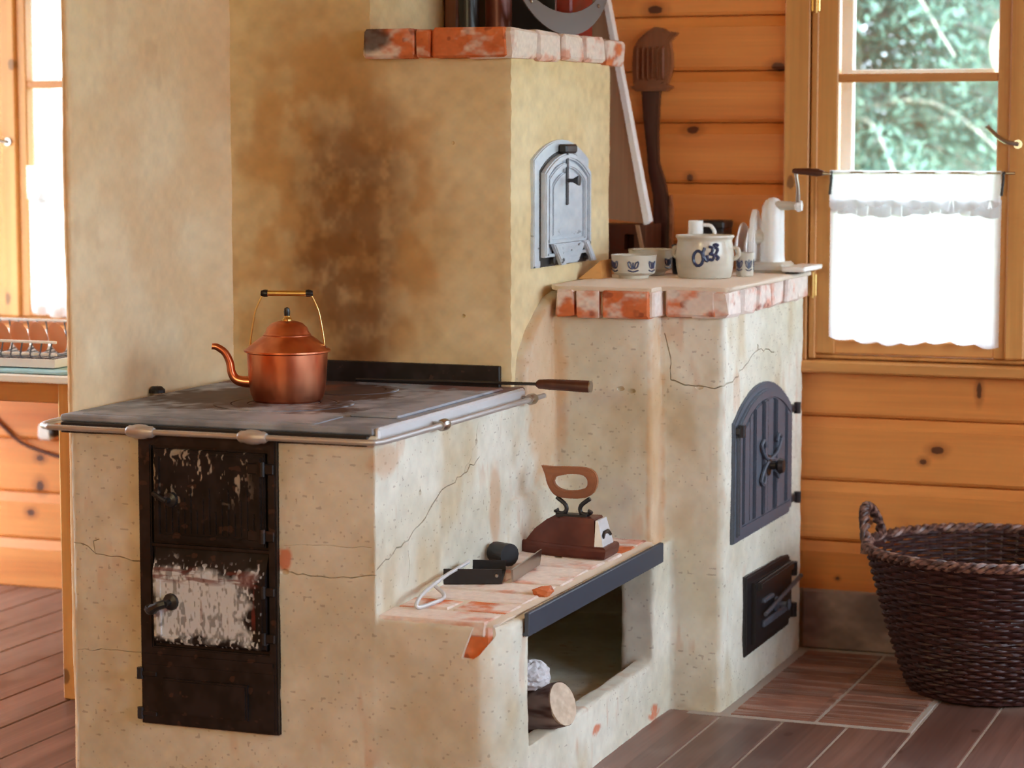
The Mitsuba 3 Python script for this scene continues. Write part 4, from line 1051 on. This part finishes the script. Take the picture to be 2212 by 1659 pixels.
part(gd, 'guard', side(Polygon([tuple(q) for q in np.array([(-0.055, 0.03), (0.055, 0.03), (0.05, 0.09), (0.035, 0.15), (0.01, 0.178), (-0.01, 0.178), (-0.035, 0.15), (-0.05, 0.09)]) + [GY, ZS]]), GX - 0.058, 0.014, 0.004), 'm_white', smooth=False)
part(gd, 'mount', rod((GX - 0.06, GY - 0.01, ZS + 0.10), (GX - 0.02, GY - 0.01, ZS + 0.10), 0.02, 16), 'm_stoneware', smooth=40)
part(gd, 'shaft', tube([(GX + 0.01, GY - 0.01, ZS + 0.190), (GX + 0.076, GY - 0.014, ZS + 0.190)], [0.015, 0.011], 14), 'm_stoneware', smooth=40)
part(gd, 'hub', tube([(GX + 0.070, GY - 0.013, ZS + 0.190), (GX + 0.078, GY - 0.014, ZS + 0.190), (GX + 0.088, GY - 0.014, ZS + 0.190)], [0.013, 0.018, 0.014], 16), 'm_white', smooth=40)
part(gd, 'crank', tube([(GX + 0.078, GY - 0.02, ZS + 0.190), (GX + 0.080, GY - 0.03, ZS + 0.24), (GX + 0.073, GY - 0.036, ZS + 0.292)], [0.007, 0.0055, 0.005], 10), 'm_steel', smooth=40)
part(gd, 'handle', tube([(GX + 0.066, GY - 0.04, ZS + 0.289), (GX + 0.072, GY - 0.04, ZS + 0.289), (GX + 0.10, GY - 0.042, ZS + 0.288), (GX + 0.140, GY - 0.046, ZS + 0.285), (GX + 0.157, GY - 0.048, ZS + 0.283)], [0.005, 0.008, 0.0095, 0.0115, 0.007], 14), 'm_dark_wood', smooth=50, label='dark wooden handle')
part(gd, 'ferrule', tube([(GX + 0.155, GY - 0.048, ZS + 0.283), (GX + 0.178, GY - 0.05, ZS + 0.282)], [0.006, 0.003], 10), 'm_steel', smooth=50)
tr = rbox(-1.735, -1.655, 6.55, 6.74, 0, 0.016, 0.003)
tray = thing('enamel_tray', 'flat white enamel tray under the grinder at the corner of the shelf', 'tray')
part(tray, 'plate', rbox(-1.685, -1.618, 6.56, 6.77, ZS + 0.006, ZS + 0.020, 0.003), 'm_white')
part(tray, 'foot', rbox(-1.68, -1.64, 6.58, 6.75, ZS, ZS + 0.007, 0.001), 'm_iron')
solo('wooden_wedge', hull([(-2.145, 6.14, ZS), (-2.085, 6.16, ZS), (-2.145, 6.24, ZS), (-2.085, 6.25, ZS), (-2.09, 6.17, ZS + 0.05), (-2.086, 6.24, ZS + 0.05)]), 'm_rail_wood', 'ochre wooden wedge between the tower and the bowls', 'wedge', smooth=False)

# board and carved paddle behind the shelf
bd = thing('leaning_board', 'tall dull brown wooden board with a pale edge leaning behind the tower', 'board')
part(bd, 'plank', tm(m3.Manifold.hull_points(np.array([(x_, y_, z_) for y_ in (6.62, 6.645) for x_, z_ in ((-2.50, 1.30), (-2.106, 1.255), (-2.240, 1.905), (-2.50, 1.905))]))), 'm_board_wood', smooth=False)
part(bd, 'edge_strip', tm(m3.Manifold.hull_points(np.array([(x_, y_, z_) for y_ in (6.612, 6.647) for x_, z_ in ((-2.109, 1.250), (-2.093, 1.262), (-2.226, 1.91), (-2.240, 1.91))]))), 'm_white_paint', smooth=False, label='pale planed edge')
bx = thing('wooden_box', 'dark wooden box on the shelf under the leaning board', 'box')
part(bx, 'body', tm(mbox(-2.35, -2.10, 6.60, 6.75, ZS, 1.252) - mbox(-2.165, -2.135, 6.5, 6.64, 1.18, 1.225)), 'm_dark_wood', smooth=False)
part(bx, 'slat', hull([(-2.127, 6.585, 1.252), (-2.118, 6.585, 1.252), (-2.102, 6.585, 1.14), (-2.093, 6.585, 1.14), (-2.127, 6.598, 1.252), (-2.118, 6.598, 1.252), (-2.102, 6.598, 1.14), (-2.093, 6.598, 1.14)]), 'm_board_wood', smooth=False)
pd = thing('carved_paddle', 'dark carved wooden paddle with a ribbed bird-shaped head hanging on the pine wall', 'wooden paddle')
hp = np.array([(-2.200, 1.665), (-2.203, 1.72), (-2.199, 1.765), (-2.185, 1.79), (-2.160, 1.812), (-2.135, 1.826), (-2.112, 1.822), (-2.098, 1.812), (-2.072, 1.809), (-2.085, 1.797), (-2.094, 1.785), (-2.088, 1.75), (-2.087, 1.71), (-2.100, 1.665), (-2.115, 1.655), (-2.185, 1.655)])
part(pd, 'head', front(Polygon(hp).buffer(0.003), YW - 0.004, 0.034, 0.008), 'm_head_wood', smooth=False)
for xx in np.linspace(-2.185, -2.108, 6):
    part(pd, 'rib', hull([(xx - 0.004, YW - 0.038, 1.672), (xx + 0.004, YW - 0.038, 1.672), (xx, YW - 0.046, 1.68), (xx - 0.004, YW - 0.038, 1.772), (xx + 0.004, YW - 0.038, 1.772), (xx, YW - 0.046, 1.762)]), 'm_head_wood', smooth=False)
part(pd, 'collar', front(Polygon([(-2.206, 1.652), (-2.19, 1.662), (-2.10, 1.660), (-2.082, 1.652), (-2.10, 1.640), (-2.19, 1.640)]), YW - 0.004, 0.044, 0.006), 'm_head_wood', smooth=False)
shp = np.array([(-2.178, 1.645), (-2.172, 1.56), (-2.162, 1.48), (-2.155, 1.40), (-2.14, 1.33), (-2.138, 1.24), (-2.13, 1.13), (-2.092, 1.13), (-2.090, 1.25), (-2.094, 1.32), (-2.108, 1.38), (-2.125, 1.43), (-2.128, 1.52), (-2.125, 1.6), (-2.122, 1.645)])
part(pd, 'shaft', front(Polygon(shp), YW - 0.004, 0.026, 0.006), 'm_dark_wood', smooth=False)
part(pd, 'blade_edge', front(Polygon([(-2.09, 1.13), (-2.082, 1.13), (-2.080, 1.29), (-2.086, 1.335), (-2.092, 1.32)]), YW - 0.004, 0.022, 0.004), 'm_handle_wood', smooth=False)

# ------------------------------------------------------------------ things on the upper shelf
ZU = 1.777
solo('wooden_plank', rbox(-2.575, -2.540, 6.16, 6.24, 1.770, 2.1, 0.004), 'm_dark_wood', 'dark wooden plank standing on the upper shelf next to the chimney', 'plank', smooth=False)
solo('wooden_plank', rbox(-2.530, -2.492, 6.12, 6.18, 1.770, 2.08, 0.004), 'm_head_wood', 'reddish wooden plank standing on the upper shelf left of the black bottle', 'plank', smooth=False)
bo = thing('bottle', 'black glass bottle standing on the upper shelf', 'bottle')
part(bo, 'body', lathe([(0, 0), (0.026, 0), (0.028, 0.004), (0.028, 0.19), (0.02, 0.22), (0.011, 0.24), (0.010, 0.30), (0.013, 0.302), (0.013, 0.315), (0, 0.316)], 28, (-2.430, 6.05, 1.770)), 'm_black', smooth=35)
part(bo, 'stud', lathe([(0, 0), (0.004, 0), (0.003, 0.003), (0, 0.004)], 10).apply_transform(trimesh.transformations.rotation_matrix(math.pi / 2, [1, 0, 0])).apply_translation([-2.430, 6.022, 1.785]), 'm_steel')
solo('canister', lathe([(0, 0), (0.034, 0), (0.036, 0.004), (0.036, 0.13), (0.038, 0.132), (0.038, 0.16), (0.02, 0.168), (0, 0.17)], 30, (-2.366, 6.11, 1.770)), 'm_iron_red', 'dark red canister standing between the bottle and the crescent blade', 'canister')
pn = thing('baking_pan', 'black iron baking pan standing on edge behind the crescent blade', 'baking pan')
part(pn, 'bottom', rbox(-2.60, -2.245, 6.475, 6.483, 1.770, 2.08, 0.003), 'm_black', smooth=False)
part(pn, 'rim', tm(mbox(-2.60, -2.245, 6.44, 6.48, 1.770, 2.08) - mbox(-2.594, -2.251, 6.42, 6.477, 1.776, 2.074)), 'm_black', smooth=False)
mz = thing('mezzaluna', 'grey steel crescent chopping blade with red handles leaning on the brick shelf', 'chopping knife')
up_ = np.array([0.20, 0.39, 0.0])
uh = np.array([0.30, 0.954, 0.0])
mc = np.array([-2.175, 6.13, ZU + 0.001])
zt = np.array([-0.12, 0.04, 0.99])


def mp(u, v, w=0.0):
    nn = np.cross(uh, zt)
    return mc + uh * u + zt * v + nn / np.linalg.norm(nn) * w


def arc(r, cz, a0, a1, n):
    return [(r * math.sin(a), cz - r * math.cos(a)) for a in np.linspace(a0, a1, n)]


lo = arc(0.235, 0.235, -1.12, 1.12, 22)
hi = arc(0.27, 0.330, -0.88, 0.88, 18)
cres = extr(Polygon(lo + hi[::-1]), 0.003)
cv = np.array(cres.vertices)
part(mz, 'blade', trimesh.Trimesh(np.array([mp(a, b, c) for a, b, c in cv]), cres.faces, process=False), 'm_blade', smooth=False, label='crescent steel blade')
for s in (-1, 1):
    part(mz, 'handle', tube([mp(s * 0.17, 0.115, 0.001), mp(s * 0.172, 0.15, 0.001), mp(s * 0.172, 0.22, 0.001)], [0.012, 0.016, 0.014], 14), 'm_red', smooth=45)
    part(mz, 'rivet', lathe([(0, 0), (0.006, 0), (0.004, 0.004), (0, 0.005)], 12).apply_transform(trimesh.transformations.rotation_matrix(math.pi / 2, [0, 1, 0])).apply_translation(mp(s * 0.15, 0.085, 0.003)), 'm_steel')
solo('red_tin', rbox(-2.245, -2.195, 6.22, 6.40, ZU + 0.002, 1.98, 0.006), 'm_red', 'red tin standing behind the crescent blade on the upper shelf', 'tin', smooth=False)

# ------------------------------------------------------------------ curtain on the right window
def cloth(x0, x1, ztop, zbot, y, scal=0.0, waves=9, amp=0.008, nx=110, nz=24, seed=1, sag=0.0):
    g = np.random.default_rng(seed)
    ph = g.uniform(0, 6, 4)
    U, V = np.meshgrid(np.linspace(0, 1, nx), np.linspace(0, 1, nz), indexing='ij')
    X = x0 + (x1 - x0) * U
    bot = zbot + scal * np.abs(np.sin(U * math.pi * waves)) + 0.006 * np.sin(U * 9 + ph[0]) + sag * U
    Z = ztop + (bot - ztop) * V
    Y = y + amp * np.sin(U * 2 * math.pi * waves + ph[1] + 0.6 * np.sin(V * 2)) * (0.4 + 0.6 * V) + 0.004 * np.sin(U * 31 + ph[2])
    v = np.stack([X, Y, Z], -1).reshape(-1, 3)
    f = [[i * nz + j, (i + 1) * nz + j, (i + 1) * nz + j + 1, i * nz + j + 1] for i in range(nx - 1) for j in range(nz - 1)]
    return (v, np.array(f))


def curtain_set(x0, x1, zr_, zb_, lab):
    cu = thing('cafe_curtain', lab, 'curtain')
    part(cu, 'heading', cloth(x0, x1, zr_ - 0.070, zr_ - 0.112, YW - 0.026, -0.006, 8, 0.003, nz=6, seed=8), 'm_curtain_dense', smooth=True)
    part(cu, 'panel', cloth(x0, x1, zr_ - 0.09, zb_, YW - 0.022, -0.008, 7, 0.005, seed=2, sag=-0.006), 'm_curtain', smooth=True)
    part(cu, 'valance', cloth(x0, x1, zr_ + 0.012, zr_ - 0.088, YW - 0.034, -0.012, 9, 0.004, seed=5), 'm_curtain', smooth=True, label='scalloped top flounce')
    return cu


curtain_set(-1.603, -1.112, 1.398, 0.922, 'white half curtain with a scalloped flounce in the window on the right')
rdk = thing('curtain_rod', 'thin curtain rod across the window on the right', 'curtain rod')
part(rdk, 'rod', rod((-1.60, YW - 0.030, 1.404), (-1.075, YW - 0.030, 1.404), 0.0035), 'm_steel', smooth=50)
for xx in (-1.597, -1.105):
    part(rdk, 'hook', tube(spline([(xx, YW - 0.010, 1.404), (xx, YW - 0.042, 1.404), (xx, YW - 0.043, 1.385), (xx - 0.004, YW - 0.043, 1.34)], 5), 0.004, 8), 'm_dark_iron', smooth=50)
curtain_set(-4.29, -3.86, 1.40, 0.925, 'white half curtain in the far left window, to the right of its wooden post')

# ------------------------------------------------------------------ table, dish rack and cable on the left
tb = thing('side_table', 'pine side table with a pale top under the left window', 'table')
part(tb, 'top', rbox(-5.0, -3.28, 5.44, 6.78, 0.855, 0.876, 0.004), 'm_white_paint')
part(tb, 'apron', rbox(-4.95, -3.38, 5.50, 5.525, 0.795, 0.856, 0.003), 'm_rail_wood')
for lx, ly in ((-3.372, 5.46), (-3.40, 6.66), (-4.96, 5.50), (-4.96, 6.66)):
    w = 0.09
    part(tb, 'leg', rbox(lx, lx + w, ly, ly + 0.14 if ly < 5.47 else ly + 0.09, 0.0, 0.856, 0.004), 'm_trim_wood')
tw = solo('tea_towel', rounded_solid(mbox(-4.9, -3.33, 5.45, 5.78, 0.878, 0.886), 0.03, 0.004, 9, 1, 12), 'm_blue_cloth', 'pale blue cloth spread along the front of the table under the dish rack', 'cloth', smooth=True)
rk = thing('dish_rack', 'white wire dish rack with dark prongs standing on the table under the left window', 'dish rack')
RXa, RXb, RYa, RYb, RZ0 = -4.55, -3.40, 5.495, 5.88, 0.8905
part(rk, 'tray', tm(mbox(RXa, RXb, RYa, RYb, RZ0, RZ0 + 0.022) - mbox(RXa + 0.01, RXb - 0.01, RYa + 0.01, RYb - 0.01, RZ0 + 0.008, RZ0 + 0.05)), 'm_white', smooth=False)
for yy, zz in ((RYa + 0.01, 0.035), (RYa + 0.01, 0.068), (RYb - 0.01, 0.035), (RYb - 0.01, 0.095)):
    part(rk, 'rail', rod((RXa, yy, RZ0 + zz), (RXb, yy, RZ0 + zz), 0.004), 'm_white', smooth=50)
xs_ = np.linspace(RXa + 0.015, RXb - 0.015, 38)
wire = mikit.ply(rod((0, 0, 0), (0, 0, 1), 1.0, 6), 'm_steel', smooth=40)
for xx in xs_:
    part(rk, 'wire', mikit.ply(tube(spline([(xx, RYb - 0.012, RZ0 + 0.093), (xx, RYb - 0.012, RZ0 + 0.02), (xx, (RYa + RYb) / 2, RZ0 + 0.012), (xx, RYa + 0.012, RZ0 + 0.02), (xx, RYa + 0.012, RZ0 + 0.068)], 3), 0.0022, 5), 'm_lintel', smooth=50), None)
pl0 = lathe([(0, 0), (0.026, 0), (0.028, 0.003), (0.043, 0.010), (0.045, 0.012), (0.043, 0.014), (0.026, 0.006), (0, 0.005)], 30)
pl0.apply_transform(trimesh.transformations.rotation_matrix(math.pi / 2 - 0.3, [0, 1, 0]))
plate_ply = mikit.ply(pl0, 'm_terracotta', smooth=35)
for i, xx in enumerate(xs_[1:36:2] + 0.014):
    k = key_for('saucer')
    scene[k] = {**plate_ply, 'to_world': T().translate([float(xx), 5.69, RZ0 + 0.060])}
    labels[k] = {'label': 'brown earthenware saucer standing on edge in the wire dish rack', 'category': 'saucer', 'group': 'saucers in the dish rack'}
oc = thing('wall_socket', 'white surface-mounted wall socket on the pine wall under the side table', 'socket')
part(oc, 'housing', rbox(-4.275, -4.222, YW - 0.03, YW, 0.505, 0.56, 0.008), 'm_white')
part(oc, 'plug', cat(lathe([(0, 0), (0.018, 0), (0.018, 0.02), (0.008, 0.035), (0, 0.036)], 16).apply_transform(trimesh.transformations.rotation_matrix(math.pi / 2, [1, 0, 0])).apply_translation([-4.212, YW - 0.01, 0.535])), 'm_black')
solo('power_cable', tube(spline([(-4.62, YW - 0.012, 0.70), (-4.43, YW - 0.012, 0.552), (-4.35, YW - 0.012, 0.492), (-4.26, YW - 0.012, 0.463), (-4.15, YW - 0.012, 0.445), (-3.9, YW - 0.012, 0.44)], 8), 0.006, 8), 'm_cord', 'brown power cable sagging along the pine wall under the side table', 'cable', smooth=50)

# ------------------------------------------------------------------ wicker basket
BX, BY, BZ, RT, RB, BH = -1.065, 6.452, 0.0055, 0.330, 0.205, 0.385
bs = thing('wicker_basket', 'large dark brown wicker basket with ear handles on the floor by the pine wall', 'basket')


def brad(s):
    return RB + (RT - RB) * s ** 0.8


NS = 46
st_, wv = [], []
for i in range(NS):
    a = 2 * math.pi * i / NS
    st_.append(tube([(BX + brad(s) * math.cos(a), BY + brad(s) * math.sin(a), BZ + BH * s) for s in np.linspace(0, 1, 8)], 0.0045, 5))
part(bs, 'stakes', cat(st_), 'm_wicker', smooth=50, kind='stuff')
NR = 40
for j in range(NR):
    s = (j + 0.6) / NR
    th = np.linspace(0, 2 * math.pi, NS * 4, endpoint=False)
    rr = brad(s) + 0.0065 * np.sin(th * NS / 2 + (j % 2) * math.pi)
    wv.append(tube(np.c_[BX + rr * np.cos(th), BY + rr * np.sin(th), BZ + BH * s + 0.001 * np.sin(th * 5 + j)], 0.0054, 5, closed=True))
part(bs, 'weave', cat(wv), 'm_wicker', smooth=50, kind='stuff', label='dark brown woven willow')
part(bs, 'base', lathe([(0, 0), (RB + 0.004, 0), (RB + 0.006, 0.006), (RB - 0.002, 0.012), (0, 0.012)], 48, (BX, BY, BZ)), 'm_wicker')
th = np.linspace(0, 2 * math.pi, 360, endpoint=False)
for ph in (0, 2 * math.pi / 3, 4 * math.pi / 3):
    part(bs, 'rim', tube(np.c_[BX + (RT + 0.004 + 0.008 * np.cos(th * 26 + ph)) * np.cos(th), BY + (RT + 0.004 + 0.008 * np.cos(th * 26 + ph)) * np.sin(th), BZ + BH + 0.004 + 0.008 * np.sin(th * 26 + ph)], 0.0075, 6, closed=True), 'm_wicker_rim', smooth=50)
for a0 in (math.pi * 0.99, -0.01 * math.pi):
    tt = np.linspace(0, 1, 60)
    aw = 0.28
    ang_ = a0 + aw * (1 - 2 * tt) * (1 + 0.15 * np.sin(math.pi * tt))
    hz = BZ + BH - 0.02 + 0.115 * np.sin(math.pi * tt) ** 0.6
    rr = RT + 0.004 + 0.012 * np.sin(math.pi * tt)
    for ph in (0, math.pi):
        p = np.c_[BX + (rr + 0.007 * np.cos(tt * 40 + ph)) * np.cos(ang_), BY + (rr + 0.007 * np.cos(tt * 40 + ph)) * np.sin(ang_), hz + 0.007 * np.sin(tt * 40 + ph)]
        part(bs, 'handle', tube(p, 0.0095, 7), 'm_wicker_rim', smooth=50)
